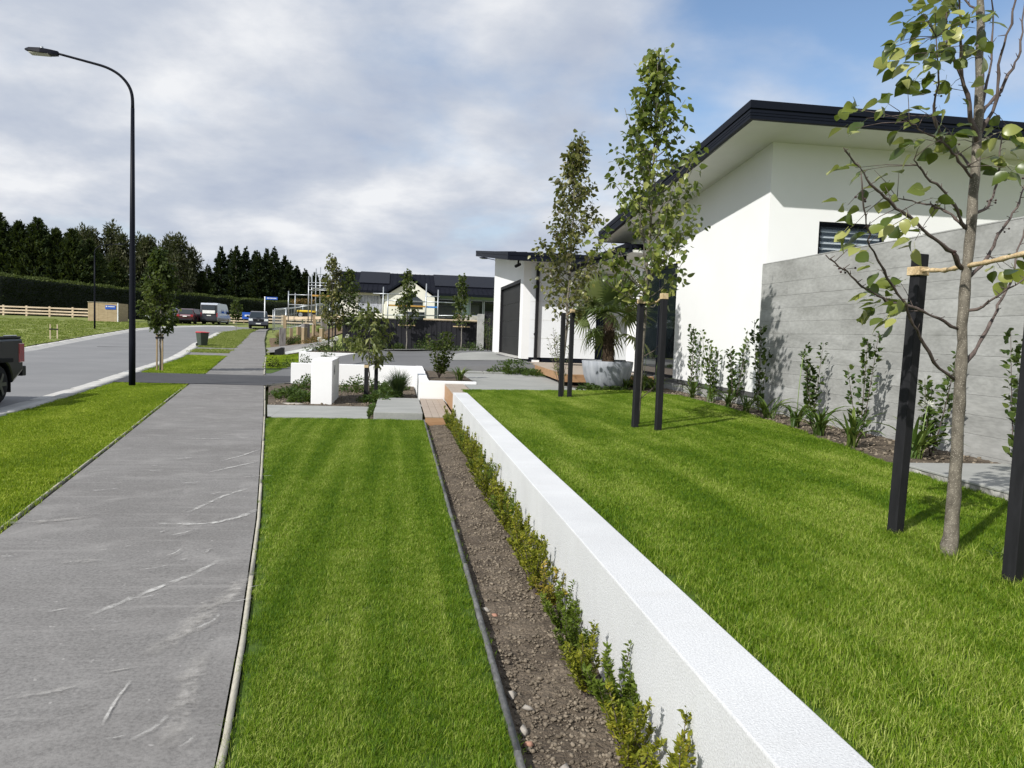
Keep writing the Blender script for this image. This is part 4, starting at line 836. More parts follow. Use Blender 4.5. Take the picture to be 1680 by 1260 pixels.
for i in range(len(TR)-1):
    for q in range(3):
        f = q/3; TRn.append([TR[i][k]*(1-f)+TR[i+1][k]*f+(g.normal()*.0025 if k < 2 else 0) for k in range(3)]); RN.append((rad[i]*(1-f)+rad[i+1]*f)*(1+.06*g.normal()))
TRn.append(TR[-1]); RN.append(rad[-1])
MB().tube([(TRn[0][0], TRn[0][1], .36)]+TRn, [.052]+RN, 12).build('trunk', m_bark, pt)
allb = []
for k, v in BR.items():
    pts = [Vector(p) for p in v]; fine = []
    for i in range(len(pts)-1):
        for q in range(3): fine.append(pts[i].lerp(pts[i+1], q/3)+Vector(g.normal(size=3)*.004)*(1 if q else .3))
    fine.append(pts[-1]); r0 = {'b1': .0125, 'b4': .011, 'b6': .012, 'b12': .014, 'b15': .011, 'b16': .010, 'b8': .0095}.get(k, .009)
    fine[0] = pts[0]
    rr = np.linspace(r0, .0028, len(fine))*(1+.14*g.normal(size=len(fine)))
    mb = MB().tube(fine, list(np.abs(rr)), 7)
    for q in range(2, len(fine)-1):     # short spurs along the twig
        if g.random() < .75:
            d = Vector(g.normal(size=3)); d.z = abs(d.z); mb.tube([fine[q], fine[q]+d.normalized()*(.012+.03*g.random())], [.0028, .0015], 5)
    mb.build('branch', m_twig, pt); allb.append(fine)
BP = np.array([p for b in allb for p in b])
cnt = 0
for c in CL:
    c = np.array(c); j = np.argmin(((BP-c)**2).sum(1)); src = BP[j]
    for q in range(int(g.integers(2, 6))):
        p = c+g.normal(size=3)*.022; d = (p-src)*.6/(np.linalg.norm(p-src)+.02)+np.array([-.25+.5*g.random(), .4*g.normal(), -.55+.5*g.random()])
        if g.random() < .55: d = np.array([-.9+.35*g.normal(), .35*g.normal(), -.25+.3*g.normal()])
        leafobj(p, d, .062+.034*g.random(), pt, g); cnt += 1
    if np.linalg.norm(c-src) > .05: MB().tube([src, (src+c)/2+np.array([0, 0, .01]), c], [.0022, .0018, .0012], 4).build('twig', m_twig, pt)
for b in allb:                          # leaves out of the picture's top and right on the same limbs
    for p in b[1:]:
        if p.z > 3.25 or p.x > 3.95:
            for q in range(2):
                if cnt < 300: leafobj(p+Vector(g.normal(size=3)*.03), g.normal(size=3)+np.array([0, 0, -.3]), .06+.03*g.random(), pt, g); cnt += 1
FR = [(1477+500*0, 0)]
for j in range(16):
    b = allb[int(g.integers(len(allb)))]; p = b[int(g.integers(1, len(b)))]
    mb = MB()
    for q in range(int(g.integers(2, 5))):
        e_ = p+Vector((g.normal()*.02, g.normal()*.02, .01-.03*g.random())); mb.tube([p, e_], [.0012, .001], 4); 
        mb.add([tuple(Vector(v)*.0062+e_) for v in ICO], [tuple(f) for f in ICF], True)
    mb.build('berries', plain('berry', (.045, .022, .02), .5) if j == 0 else bpy.data.materials['berry'], pt)
# ------------------------------------------------------------------ tree stakes and ties
def stake(x, y, z0, z1, w_, label, lean=(0, 0), top=False, rz=.1):
    t = thing('tree_stake', label, 'stake', (x, y, z0), rz, 'black tree stakes')
    MB().add([(-w_/2, -w_/2, -.1), (w_/2, -w_/2, -.1), (w_/2, w_/2, -.1), (-w_/2, w_/2, -.1)]+[(a*w_/2+lean[0], b*w_/2+lean[1], z1-z0) for a, b in ((-1, -1), (1, -1), (1, 1), (-1, 1))], [(3, 2, 1, 0), (4, 5, 6, 7), (0, 1, 5, 4), (1, 2, 6, 5), (2, 3, 7, 6), (3, 0, 4, 7)]).xform(world(t)).build('post', m_stake, t, .004)
    return t
def tie(label, pts, r, wraps, parent_thing=None):
    t = thing('tree_tie', label, 'tie', pts[0], 0, 'hessian tree ties')
    mb = MB(); n_ = len(pts); fine = []
    for i in range(n_-1):
        for q in range(6): fine.append(Vector(pts[i]).lerp(Vector(pts[i+1]), q/6))
    fine.append(Vector(pts[-1]))
    mb.tube(fine, [r*(1+.22*math.sin(i*2.3)) for i in range(len(fine))], 7).build('strap', m_hess, t)
    for c, w_, h_, a in wraps:
        MB().obox(c, (w_/2, w_/2, h_/2), rz=a).build('wrap', m_hess, t, .003)
    return t
stake(3.00, 4.20, .44, 2.15, .068, 'black stake to the left of the nearest pear tree', (.012, -.04), rz=.25)
stake(2.985, 3.28, .44, 2.20, .068, 'black stake at the right edge beside the nearest pear tree', (.02, -.01), rz=.25)
tie('hessian tie wrapped between the stakes of the nearest pear tree', [(3.012, 4.15, 2.055), (3.02, 3.95, 2.04), (2.99, 3.76, 2.045), (2.965, 3.55, 2.05), (2.97, 3.30, 2.075)], .013, [((3.014, 4.165, 2.05), .086, .05, .25), ((3.0, 3.275, 2.075), .086, .05, .25)])
stake(2.96, 9.28, .45, 2.06, .072, 'black stake on the left of the middle pear tree', (.01, 0)); stake(3.16, 8.98, .45, 2.14, .072, 'black stake on the right of the middle pear tree', (.0, 0))
tie('hessian tie holding the middle pear tree to its two stakes', [(2.97, 9.26, 2.06), (3.03, 9.4, 2.03), (3.1, 9.42, 2.03), (3.15, 9.2, 2.06), (3.16, 9.0, 2.12)], .014, [((3.16, 8.98, 2.12), .08, .07, .1), ((2.97, 9.27, 2.06), .08, .05, .1)])
stake(2.95, 13.75, .45, 2.02, .072, 'black stake on the left of the farthest pear tree', (0, 0)); stake(3.11, 13.72, .45, 2.10, .072, 'black stake on the right of the farthest pear tree', (0, 0))
tie('hessian tie holding the farthest pear tree to its two stakes', [(2.95, 13.75, 1.99), (3.0, 13.95, 1.97), (3.06, 13.96, 1.98), (3.11, 13.75, 2.05)], .014, [((3.11, 13.72, 2.06), .08, .07, .1)])
# ------------------------------------------------------------------ columnar trees
def tree(name, label, base, h, zc, rfun, nb, nl, lsize, fol, bark, r0, group=None, nobj=0, shape='ovate', lean=(0, 0), seed=1, width=1.0, droop=.5, rise=1.4):
    g = np.random.default_rng(seed); t = thing(name, label, 'tree', base, 0, group); b = np.array(base, float)
    n = 14; zz = np.linspace(-.1, h*.98, n); tr = [(b[0]+lean[0]*z/h+g.normal()*.012*min(1, z*2), b[1]+lean[1]*z/h+g.normal()*.012*min(1, abs(z)*2), b[2]+z) for z in zz]
    MB().tube(tr, list(np.interp(zz, [-.1, h*.3, h], [r0, r0*.72, r0*.12])), 9).build('trunk', bark, t)
    tr = np.array(tr); LP = []; LD = []; mb = MB()
    for i in range(nb):
        f = (i+g.random())/nb; z0 = zc*(.93)+(h*.93-zc*.93)*f; a = g.random()*6.283
        ctr = np.array([np.interp(z0, zz, tr[:, 0]), np.interp(z0, zz, tr[:, 1]), b[2]+z0])
        z1 = min(h*.99, z0+rise*.45*(.5+g.random())*(1-.5*f)); R_ = rfun((z1-zc)/(h-zc))*(.72+.45*g.random())
        pts = [ctr+np.array([math.cos(a)*R_*s_, math.sin(a)*R_*s_, (z1-z0)*s_**1.5])+g.normal(size=3)*.012*(s_ > 0) for s_ in np.linspace(0, 1, 6)]
        mb.tube([tuple(p) for p in pts], list(np.linspace(r0*.28, r0*.07, 6)), 5)
        k = max(3, int(nl/nb*(.6+.8*g.random())))
        for q in range(k):
            s_ = .25+.78*g.random(); p = np.array([np.interp(s_, np.linspace(0, 1, 6), [pp[c_] for pp in pts]) for c_ in range(3)])
            d = np.array([math.cos(a), math.sin(a), 0])*.6+g.normal(size=3)*.6; d[2] -= droop
            LP.append(p+g.normal(size=3)*np.array([.058, .058, .045])); LD.append(d)
    mb.build('branches', bark, t)
    LP = np.array(LP); LD = np.array(LD); m = len(LP)
    sz = lsize*(.65+.6*g.random(m))
    leaves('foliage', fol, t, LP[nobj:], LD[nobj:], sz[nobj:], width, shape, .45, 'stuff', g)
    for i in range(min(nobj, m)): leafobj(LP[i], LD[i], sz[i]*.95, t, g, up=.45)
    return t
prof = lambda pts: (lambda f: float(np.interp(f, [p[0] for p in pts], [p[1] for p in pts])))
def shuffled(seed): return seed
tree('pear_tree', 'tall leafy pear tree in the middle of the upper lawn before the house corner', (3.10, 9.64, .45), 4.87, 1.5, prof([(0, .40), (.12, .60), (.3, .72), (.5, .56), (.72, .42), (.9, .2), (1, .04)]), 88, 2200, .090, f_pear, m_bark, .034, 'pear trees', 290, seed=31, lean=(.1, 0))
tree('pear_tree', 'farthest pear tree on the upper lawn with bronze tinted top leaves', (3.02, 13.95, .45), 4.9, 1.45, prof([(0, .40), (.2, .64), (.4, .60), (.6, .42), (.8, .25), (1, .04)]), 80, 2300, .090, f_pearred, m_bark, .034, 'pear trees', 0, seed=33, lean=(.12, 0))
MB().tube([(3.1, 9.64, 1.95), (2.95, 9.6, 2.1), (2.65, 9.55, 2.25), (2.35, 9.5, 2.5)], [.006, .005, .004, .002], 5).build('twig', m_twig, bpy.data.objects['pear_tree.001'])
MB().tube([(3.12, 9.64, 1.35), (3.28, 9.6, 1.45), (3.4, 9.6, 1.62)], [.006, .005, .003], 5).build('twig', m_twig, bpy.data.objects['pear_tree.001'])
MB().tube([(3.12, 9.64, .8), (3.35, 9.6, 1.02), (3.45, 9.6, 1.1)], [.006, .005, .003], 5).build('twig', m_twig, bpy.data.objects['pear_tree.001'])
tree('street_tree', 'bushy young street tree on two pale stakes beyond the lamp post', (-7.81, 26.87, 0), 4.05, 1.25, prof([(0, .38), (.15, .62), (.32, .62), (.42, .42), (.6, .52), (.8, .36), (1, .05)]), 90, 3600, .13, f_tree, m_gbark, .04, seed=35)
for x, lb in ((-7.88, 'left pale stake of the street tree beyond the lamp post'), (-7.71, 'right pale stake of the street tree beyond the lamp post')):
    t = thing('tree_stake', lb, 'stake', (x, 26.75, 0), 0, 'pale tree stakes'); box('post', m_post, t, x-.024, x+.024, 26.73, 26.78, -.1, 1.22, .004)
t = thing('tree_tie', 'black tie between the pale stakes of the street tree', 'tie', (-7.75, 26.75, 1.1)); box('strap', m_black, t, -7.92, -7.67, 26.71, 26.80, 1.06, 1.12)
tree('magnolia_tree', 'small broad leaved tree on two dark stakes behind the letterbox pillar', (-.66, 17.9, 0), 2.08, .78, prof([(0, .45), (.2, .58), (.5, .52), (.8, .4), (1, .18)]), 40, 560, .165, f_mag, m_dbark, .022, shape='lance', width=.42, droop=.75, seed=37, rise=.9)
stake(-.70, 17.3, 0, .82, .085, 'front dark stake of the broad leaved tree by the letterbox'); stake(-.52, 18.6, 0, .85, .085, 'rear dark stake of the broad leaved tree by the letterbox')
tie('hessian tie on the dark stakes of the broad leaved tree', [(-.70, 17.3, .78), (-.66, 17.9, .8), (-.52, 18.6, .8)], .012, [((-.70, 17.3, .78), .095, .06, 0)])
# ------------------------------------------------------------------ shrubs
def shrub_proto(name, cat, h, w_, n, ls, fol, seed, stems=4, shape='ovate', width=.9, base=.1, updir=.5, spike=False):
    g = np.random.default_rng(seed); t = thing(name, 'x', cat); mb = MB(); LP = []; LD = []
    for i in range(stems):
        a = g.random()*6.283; R_ = w_*(.3+.7*g.random()) if not spike else w_*g.random(); hh = h*(.65+.35*g.random()) if i else h
        pts = [(math.cos(a)*R_*s_**.8, math.sin(a)*R_*s_**.8, hh*s_) for s_ in np.linspace(0, 1, 5)]
        mb.tube(pts, list(np.linspace(.006, .002, 5)*max(.6, h)), 5)
        for q in range(n//stems):
            s_ = base+(1-base)*g.random(); p = [np.interp(s_, np.linspace(0, 1, 5), [pp[c_] for pp in pts]) for c_ in range(3)]
            aa = g.random()*6.283; sp_ = ls*(.3+.6*g.random())
            d = np.array([math.cos(aa), math.sin(aa), updir+.3*g.normal()]); LP.append(np.array(p)+d*sp_*.6*np.array([1, 1, .4])); LD.append(d)
    mb.build('stems', m_twig, t); leaves('foliage', fol, t, np.array(LP), np.array(LD), ls*(.6+.6*g.random(len(LP))), width, shape, .5, 'stuff', g); return t
# box hedge row at the foot of the white wall
def box_proto(h, w_, n, fol, seed):
    g = np.random.default_rng(seed); t = thing('box_plant', 'x', 'hedge plant'); mb = MB(); LP = []; LD = []
    for i in range(13):
        a = g.random()*6.283; R_ = w_*(.25+.75*g.random()); hh = h*(.45+.6*g.random()**1.5); z0 = .02+.05*g.random()
        e_ = np.array([math.cos(a)*R_, math.sin(a)*R_, hh]); mid = np.array([e_[0]*.55, e_[1]*.55, z0+(hh-z0)*.45]); s0 = np.array([g.normal()*.01, g.normal()*.01, z0])
        mb.tube([tuple(s0), tuple(mid), tuple(e_)], [.003, .002, .001], 4)
        for q in range(n//13):
            s_ = .12+.92*g.random(); p = (s0*(1-s_)+mid*s_)*(1-s_)+(mid*(1-s_)+e_*s_)*s_
            aa = g.random()*6.283; d = np.array([math.cos(aa), math.sin(aa), .75+.4*g.normal()]); LP.append(p+g.normal(size=3)*.004); LD.append(d)
    mb.tube([(0, 0, -.06), (0, 0, .1)], .005, 5); mb.build('stems', m_twig, t)
    leaves('foliage', fol, t, np.array(LP), np.array(LD), .023*(.6+.65*g.random(len(LP))), .55, 'ovate', .5, 'stuff', g); return t
bp = [box_proto(.31, .115, 1500, f_box, 51), box_proto(.27, .125, 1500, f_boxg, 52), box_proto(.33, .10, 1300, f_box, 53), box_proto(.25, .105, 800, f_boxy, 54)]
used = [False]*4; g = np.random.default_rng(55); ys = []
y = 1.95
while y < 13.3: ys.append(y); y += .30+.06*g.random()
seq = [3, 0, 0, 1, 0, 1, 1, 3, 0, 2, 0, 0, 2, 1, 0, 2, 0, 1, 0, 2, 1, 0, 0, 2, 1, 0, 2, 0, 1, 0, 0, 2, 1, 0, 0]
for i, yv in enumerate(ys):
    k = seq[i % len(seq)]; d_ = ['yellow green', 'darker green', 'tall yellow green', 'golden leaved'][k]
    o = place(bp[k], used[k], (.90+.015*g.normal(), yv, -.03), g.random()*6.28, 1.0+.36*g.random(), f'{d_} box hedge plant, {ORD[i]} from the near end of the white wall row' if i < 30 else f'{d_} box hedge plant, {ORD[len(ys)-1-i]} from the timber step end of the wall row', 'box hedge plants along the white retaining wall'); used[k] = True
# upright camellia plants along the concrete wall and the house wall
cp_ = [shrub_proto('camellia_plant', 'shrub', 1.0, .16, 300, .070, f_cam, 61, 4, spike=True), shrub_proto('camellia_plant', 'shrub', 1.15, .20, 260, .074, f_cam, 62, 4, spike=True), shrub_proto('camellia_plant', 'shrub', 0.95, .24, 360, .066, f_cam, 63, 5)]
used = [False]*3
CAM = [(5.55, 6.15, 1, 1.0, 'tall thin camellia plant behind the trunk of the nearest pear tree'), (5.45, 7.15, 2, 1.0, 'camellia plant partly hidden by the black stake nearest the concrete wall'), (5.5, 8.45, 1, .98, 'camellia plant with a long top shoot in the middle of the concrete wall'), (5.6, 9.75, 0, 1.0, 'narrow bushy camellia plant beside the tall flower stalk'), (5.72, 11.55, 1, .98, 'dark camellia plant in front of the house corner'), (5.85, 12.75, 2, 1.08, 'wide camellia plant third from the house corner on the white wall'), (5.85, 13.7, 2, 1.05, 'camellia plant in the middle of the white house wall'), (5.85, 14.75, 1, .95, 'camellia plant with a pointed top near the glass end of the white wall'), (5.55, 5.3, 0, .8, 'short camellia plant at the right edge by the concrete slab')]
for x, y, k, s_, lb in CAM[:8]:
    place(cp_[k], used[k], (x, y, .47), g.random()*6.28, s_, lb, 'camellia plants along the walls', sz=s_*(1.32 if y > 11 else 1.15)); used[k] = True
# strap leaved clumps
def strapmesh(L_, bend, w_):
    V = []; F = []; n_ = 7
    for i in range(n_):
        t_ = i/(n_-1); a = .25+bend*t_; x = L_*(t_*math.sin(.15+bend*.55*t_)); z = L_*t_*math.cos(.15+bend*.62*t_); ww = w_*(.6+.6*math.sin(min(1, t_*1.4)*1.57))*(1-t_**4)+.001
        V += [(x, -ww/2, z+ww*.25), (x+.0, 0, z), (x, ww/2, z+ww*.25)]
    for i in range(n_-1):
        q = i*3; F += [(q, q+3, q+4, q+1), (q+1, q+4, q+5, q+2)]
    return npmesh('leaf', V, F, f_strap, True)
SM = [strapmesh(.40, 1.0, .026), strapmesh(.46, 1.35, .028), strapmesh(.36, .55, .024), strapmesh(.42, 1.7, .026)]
def strap_clump(loc, label, n_, s_, seed, flower=None):
    g = np.random.default_rng(seed); t = thing('strap_leaf_plant', label, 'plant', loc, 0, 'strap leaved plants along the lawn edge')
    for i in range(int(n_*1.5)):
        o = bpy.data.objects.new('leaf', SM[int(g.integers(4))]); C.objects.link(o); o.parent = t; k = 1.22*s_*(.7+.5*g.random())
        o.matrix_basis = Matrix.Translation((g.normal()*.03, g.normal()*.03, 0)) @ Matrix.Rotation(g.random()*6.283, 4, 'Z') @ Matrix.Diagonal((k, k, k, 1))
    if flower:
        h = flower; MB().tube([(loc[0], loc[1], loc[2]), (loc[0]+.02, loc[1], loc[2]+h*.6), (loc[0]+.05, loc[1], loc[2]+h)], [.006, .005, .004], 6).build('flower_stalk', plain('stalk', (.22, .30, .10), .6) if 'stalk' not in bpy.data.materials else bpy.data.materials['stalk'], t)
        P = g.normal(size=(60, 3)); P = norm(P); P[:, 2] = np.abs(P[:, 2])*.7-.1; leaves('flower_head', f_flower if flower < .6 else f_tuss, t, P*.035+np.array([loc[0]+.05, loc[1], loc[2]+h]), P, .045, .25, 'diamond', .3, 'stuff', g)
    return t
CLP = [(5.20, 7.05, 16, 1.0, None, 'strap leaved plant with a white flower behind the nearest black stake'), (4.95, 7.75, 15, 1.05, None, 'strap leaved plant at the front of the bed just left of the black stake'), (5.15, 8.75, 18, 1.0, None, 'large strap leaved plant below the camellia with the long top shoot'), (5.30, 9.6, 15, .95, .98, 'strap leaved plant with one tall greenish flower stalk'), (5.40, 10.6, 15, .9, None, 'strap leaved plant in front of the house corner'), (5.45, 11.4, 14, .85, None, 'strap leaved plant just left of the house corner'), (5.55, 12.3, 14, .85, None, 'strap leaved plant below the first camellia on the white wall'), (5.60, 13.2, 13, .85, None, 'strap leaved plant in the middle of the white wall bed'), (5.62, 14.1, 12, .85, None, 'yellowish strap leaved plant near the glass end of the white wall'), (5.3, 15.4, 14, .9, .75, 'strap leaved plant with a white flower beside the middle stakes'), (4.85, 15.95, 16, .9, None, 'dark strap leaved plant in front of the concrete bowl'), (5.35, 16.3, 14, .9, .8, 'flowering strap leaved plant to the right of the concrete bowl')]
for i, (x, y, n_, s_, fl, lb) in enumerate(CLP): strap_clump((x, y, .475), lb, n_, s_, 70+i, fl)
t = strap_clump((5.22, 7.0, .475), 'x', 0, 1, 99, .55); t['label'] = 'small white flower on a short stalk beside the nearest black stake'; t['group'] = 'white flowers'
strap_clump((3.22, 3.62, .45), 'pale weed tuft growing at the foot of the nearest pear tree', 9, .32, 98)['group'] = 'weeds'
# long grass left round the trunk and stakes by the mower
lt = tuft('long_grass', 260, .16, .11, .0035, g_upper, gg, 1.3); lt2 = lt.data
for x, y, s_, lb in ((3.02, 3.66, 1.0, 'ring of longer grass round the foot of the nearest pear tree'), (3.02, 4.16, .7, 'longer grass round the foot of the stake left of the nearest tree'), (2.99, 3.25, .8, 'longer grass round the foot of the stake at the right edge')):
    o = link('long_grass', lt2, None, 'stuff'); o.matrix_basis = Matrix.Translation((x, y, .45)) @ Matrix.Scale(s_, 4)
# ------------------------------------------------------------------ palm in its bowl
bw_ = (4.52, 16.30, .46)
bowl = thing('planter_bowl', 'large round grey concrete bowl planter beside the timber deck', 'planter', bw_)
MB().lathe([(.001, -.02), (.28, -.02), (.36, .03), (.45, .14), (.51, .30), (.545, .48), (.56, .62), (.545, .63), (.525, .62), (.51, .55), (.001, .55)], bw_, 48).build('bowl', m_bowl, bowl)
MB().lathe([(.001, .57), (.515, .56)], bw_, 32).build('potting_soil', m_soil, bowl)
g = np.random.default_rng(91); pm = thing('fan_palm', 'fan palm with a shaggy trunk growing in the concrete bowl', 'palm', (bw_[0]+.0, bw_[1], 1.03))
V = [(4.53+.01*math.sin(i), 16.30, 1.0+i*.09) for i in range(13)]
MB().tube(V, [.12, .13, .115, .125, .11, .115, .10, .105, .09, .095, .085, .08, .06], 12).build('trunk', m_palmbark, pm)
fib = []; 
P = []; D = []
for i in range(500):
    a = g.random()*6.283; z = 1.02+1.0*g.random(); P.append((4.53+.1*math.cos(a), 16.3+.1*math.sin(a), z)); D.append((math.cos(a)*.6, math.sin(a)*.6, .8))
leaves('trunk_fibre', m_palmbark, pm, P, D, .07, .3, 'diamond', .2, 'stuff', g)
def frond(L_, blade, droop, nb, seed):
    g = np.random.default_rng(seed); V = []; F = []
    def add(v, f): o = len(V); V.extend(v); F.extend([tuple(i+o for i in q) for q in f])
    pts = [(L_*t_, 0, -droop*L_*t_*t_*.4) for t_ in np.linspace(0, 1, 5)]
    for i in range(4): a, b = pts[i], pts[i+1]; add([(a[0], -.008, a[2]), (a[0], .008, a[2]), (b[0], .007, b[2]), (b[0], -.007, b[2])], [(0, 1, 2, 3)])
    h = pts[-1]
    for i in range(nb):
        a = -2.1+4.2*i/(nb-1); l = blade*(1-.25*abs(a)/2.1)*(.9+.15*g.random()); w_ = .017+.008*g.random(); dr = droop*(.5+.6*g.random())
        c_, s_ = math.cos(a), math.sin(a); prev = None
        for t_ in (0, .5, .8, 1.0):
            r = l*t_; z = h[2]-dr*l*t_**2.5*.8+.10*abs(s_)*r*(1-t_); ww = w_*(1 if t_ < .6 else (.6 if t_ < .9 else .1))*(.35+.65*min(1, t_*2.5)); x, y = h[0]+c_*r, s_*r
            cur = [(x+s_*ww, y-c_*ww, z+ww*.5), (x-s_*ww, y+c_*ww, z+ww*.5)]
            if prev: add(prev+[cur[1], cur[0]], [(0, 1, 2, 3)])
            prev = cur
    return npmesh('frond', V, F, f_palm, False)
FM = [frond(.45, .62, .25, 30, 1), frond(.55, .58, .6, 28, 2), frond(.40, .52, 1.0, 26, 3), frond(.5, .6, .05, 32, 4)]
for i in range(20):
    f = i/19; el = 1.35-1.75*f+.12*g.normal(); az = i*2.4+.3*g.normal(); k = (0, 3, 0, 1)[i % 4] if f < .6 else (1, 2)[i % 2]
    if i == 3: el, az, k = .62, math.pi+.25, 3
    o = bpy.data.objects.new('frond', FM[k]); C.objects.link(o); o.parent = pm; o.matrix_parent_inverse = world(pm).inverted()
    s_ = .95+.25*g.random()
    o.matrix_basis = Matrix.Translation((4.53, 16.3, 2.02)) @ Matrix.Rotation(az, 4, 'Z') @ Matrix.Rotation(-el, 4, 'Y') @ Matrix.Rotation(.5*g.normal(), 4, 'X') @ Matrix.Scale(s_, 4)
# ------------------------------------------------------------------ other planting near the entry
ps = shrub_proto('tall_shrub', 'shrub', 1.12, .42, 800, .085, f_tree, 101, 9, base=.12); place(ps, False, (1.0, 19.0, .46), 0, 1, 'tall leafy shrub in the white planter')
sh = strap_clump((1.45, 18.3, .46), 'yellow green strap leaved plant beside the tall shrub in the planter', 26, .8, 102); sh['group'] = 'planter plants'
def blades(name, label, cat, loc, n_, h, sp, w_, fol, seed, group=None):
    g = np.random.default_rng(seed); t = thing(name, label, cat, loc, 0, group); V = []; F = []; A = []
    for i in range(n_):
        a = g.random()*6.283; r0_ = .12*sp*g.random(); hh = h*(.6+.45*g.random()); out = sp*(.2+.9*g.random()); c_, s_ = math.cos(a), math.sin(a); o = len(V)
        for t_ in (0, .35, .7, 1):
            r = r0_+out*t_**1.7; z = hh*(t_-.35*(out/sp)*t_**3); ww = w_*(1-t_*.9)/2
            V += [(loc[0]+c_*r-s_*ww, loc[1]+s_*r+c_*ww, loc[2]+z), (loc[0]+c_*r+s_*ww, loc[1]+s_*r-c_*ww, loc[2]+z)]
        F += [(o+2*q, o+2*q+1, o+2*q+3, o+2*q+2) for q in range(3)]; A += [g.random()]*3
    link('blades', npmesh('blades', V, F, fol, False, A), t, 'stuff'); return t
blades('tussock', 'blue green grass tussock in front of the low white wall', 'grass clump', (.02, 18.7, 0), 750, .78, .50, .016, f_tuss, 111)
def cover(name, label, loc, rx, ry, h, n_, ls, fol, seed, group, cat='ground cover', width=.8, shape='ovate'):
    g = np.random.default_rng(seed); t = thing(name, label, cat, loc, 0, group); a = g.random(n_)*6.283; q = np.sqrt(g.random(n_)); z = g.random(n_)
    bumpy = 1+.35*np.sin(a*3+seed)+.2*np.sin(a*7+2*seed)
    P = np.stack([loc[0]+rx*q*np.cos(a)*bumpy, loc[1]+ry*q*np.sin(a)*bumpy, loc[2]+h*z*(1-.75*q**2)+.01], 1); D = np.stack([np.cos(a)+.6*g.normal(size=n_), np.sin(a)+.6*g.normal(size=n_), .5+.4*g.normal(size=n_)], 1)
    leaves('foliage', fol, t, P, D, ls*(.6+.7*g.random(n_)), width, shape, .6, 'stuff', g)
    mb = MB()
    for i in range(6): aa = g.random()*6.28; mb.tube([(loc[0], loc[1], loc[2]-.02), (loc[0]+rx*.6*math.cos(aa), loc[1]+ry*.6*math.sin(aa), loc[2]+h*.6)], [.005, .002], 4)
    mb.build('stems', m_twig, t); return t
GC = [(-2.45, 17.9, .36, .45, .20, 'left creeping shrub in the letterbox bed beside the footpath'), (-1.98, 16.9, .34, .32, .18, 'creeping shrub at the front left foot of the letterbox pillar'), (-2.2, 20.2, .42, .5, .34, 'creeping shrub behind the left side of the letterbox pillar'), (-.9, 19.8, .55, .7, .38, 'dark creeping shrub between the letterbox pillar and the dark stakes'), (-.42, 17.0, .30, .42, .20, 'creeping shrub at the foot of the front dark stake'), (-.25, 18.2, .3, .5, .2, 'creeping shrub between the dark stakes and the grass tussock'), (-.2, 20.6, .35, .5, .22, 'creeping shrub at the foot of the low white wall'), (-.46, 15.2, .08, .9, .08, 'strip of ground cover between the paving slab and the step slab')]
for i, (x, y, rx, ry, h, lb) in enumerate(GC): cover('creeping_shrub', lb, (x, y, 0), rx, ry, h*1.15, 900 if i < 7 else 500, .065, f_cover, 120+i, 'creeping shrubs in the letterbox bed')
for i, (x, y, rx, ry, h, n_, lb) in enumerate(((3.5, 23.2, .62, 1.5, .42, 1500, 'low dark green shrub mass beside the timber deck'), (3.1, 22.6, .5, .7, .28, 600, 'low shrub at the left end of the mass beside the pavers'), (3.75, 21.4, .25, .9, .2, 400, 'ground cover along the underside of the timber deck'), (4.05, 15.9, .22, .25, .16, 200, 'small white flowered plant at the left foot of the bowl'), (4.5, 15.75, .35, .14, .12, 200, 'low plant in front of the bowl'), (5.6, 17.2, .3, .5, .35, 400, 'leafy plant below the glass wall beside the bowl'))): cover('low_shrub', lb, (x, y, .46), rx, ry, h*.85, int(n_*2.2), .06, f_cover, 140+i, 'low shrubs by the deck')
ss = shrub_proto('wispy_shrub', 'shrub', 1.35, .38, 330, .075, f_mag, 151, 7, shape='lance', width=.35, base=.25); place(ss, False, (3.55, 16.6, .45), 0, .95, 'wispy shrub behind the farthest pear tree in front of the garage wall')
bpz = [cover('round_shrub', 'small clipped round shrub in front of the side gate', (3.45, 34.6, .75), .3, .3, .5, 420, .06, f_cover, 160, 'shrubs by the garage'), cover('low_shrub', 'low shrub row left of the round shrub by the side gate', (2.2, 34.8, .74), .9, .35, .34, 500, .06, f_cover, 161, 'shrubs by the garage'), cover('low_shrub', 'low shrub beside the apron edge by the side gate', (1.3, 34.9, .74), .35, .3, .4, 260, .06, f_cover, 162, 'shrubs by the garage')]
cl_ = shrub_proto('climbing_plant', 'plant', 1.5, .32, 330, .07, f_cover, 163, 6); place(cl_, False, (3.95, 34.3, .8), 0, 1, 'tall thin plant growing against the garage corner and gate')
# trees and shrubs before the dark fence
tree('slim_tree', 'slim young tree with a cross tie left of centre before the dark fence', (.36, 37.5, .62), 3.9, 1.15, prof([(0, .45), (.2, .62), (.45, .52), (.7, .36), (1, .06)]), 46, 900, .14, f_tree, m_gbark, .03, 'slim trees before the dark fence', seed=171)
tree('slim_tree', 'slim young tree with a cross tie near the right end of the dark fence', (3.0, 37.5, .72), 3.7, 1.1, prof([(0, .28), (.25, .42), (.5, .4), (.75, .32), (1, .06)]), 40, 620, .14, f_tree, m_gbark, .03, 'slim trees before the dark fence', seed=172)
for x, z, lb in ((.36, 1.86, 'pale cross bar tied to the left slim tree before the fence'), (3.0, 1.88, 'pale cross bar tied to the right slim tree before the fence')): tag(box('tree_brace', m_hess, None, x-.42, x+.40, 37.44, 37.48, z-.025, z+.025), lb, 'brace')
tree('garden_tree', 'taller of two trees behind the white driveway wall with bronze leaves', (-3.05, 36.6, .55), 4.5, 1.05, prof([(0, .5), (.15, .62), (.4, .55), (.65, .48), (.85, .34), (1, .05)]), 64, 1300, .13, f_pearred, m_dbark, .035, 'trees behind the driveway wall', seed=173, lean=(-.1, 0))
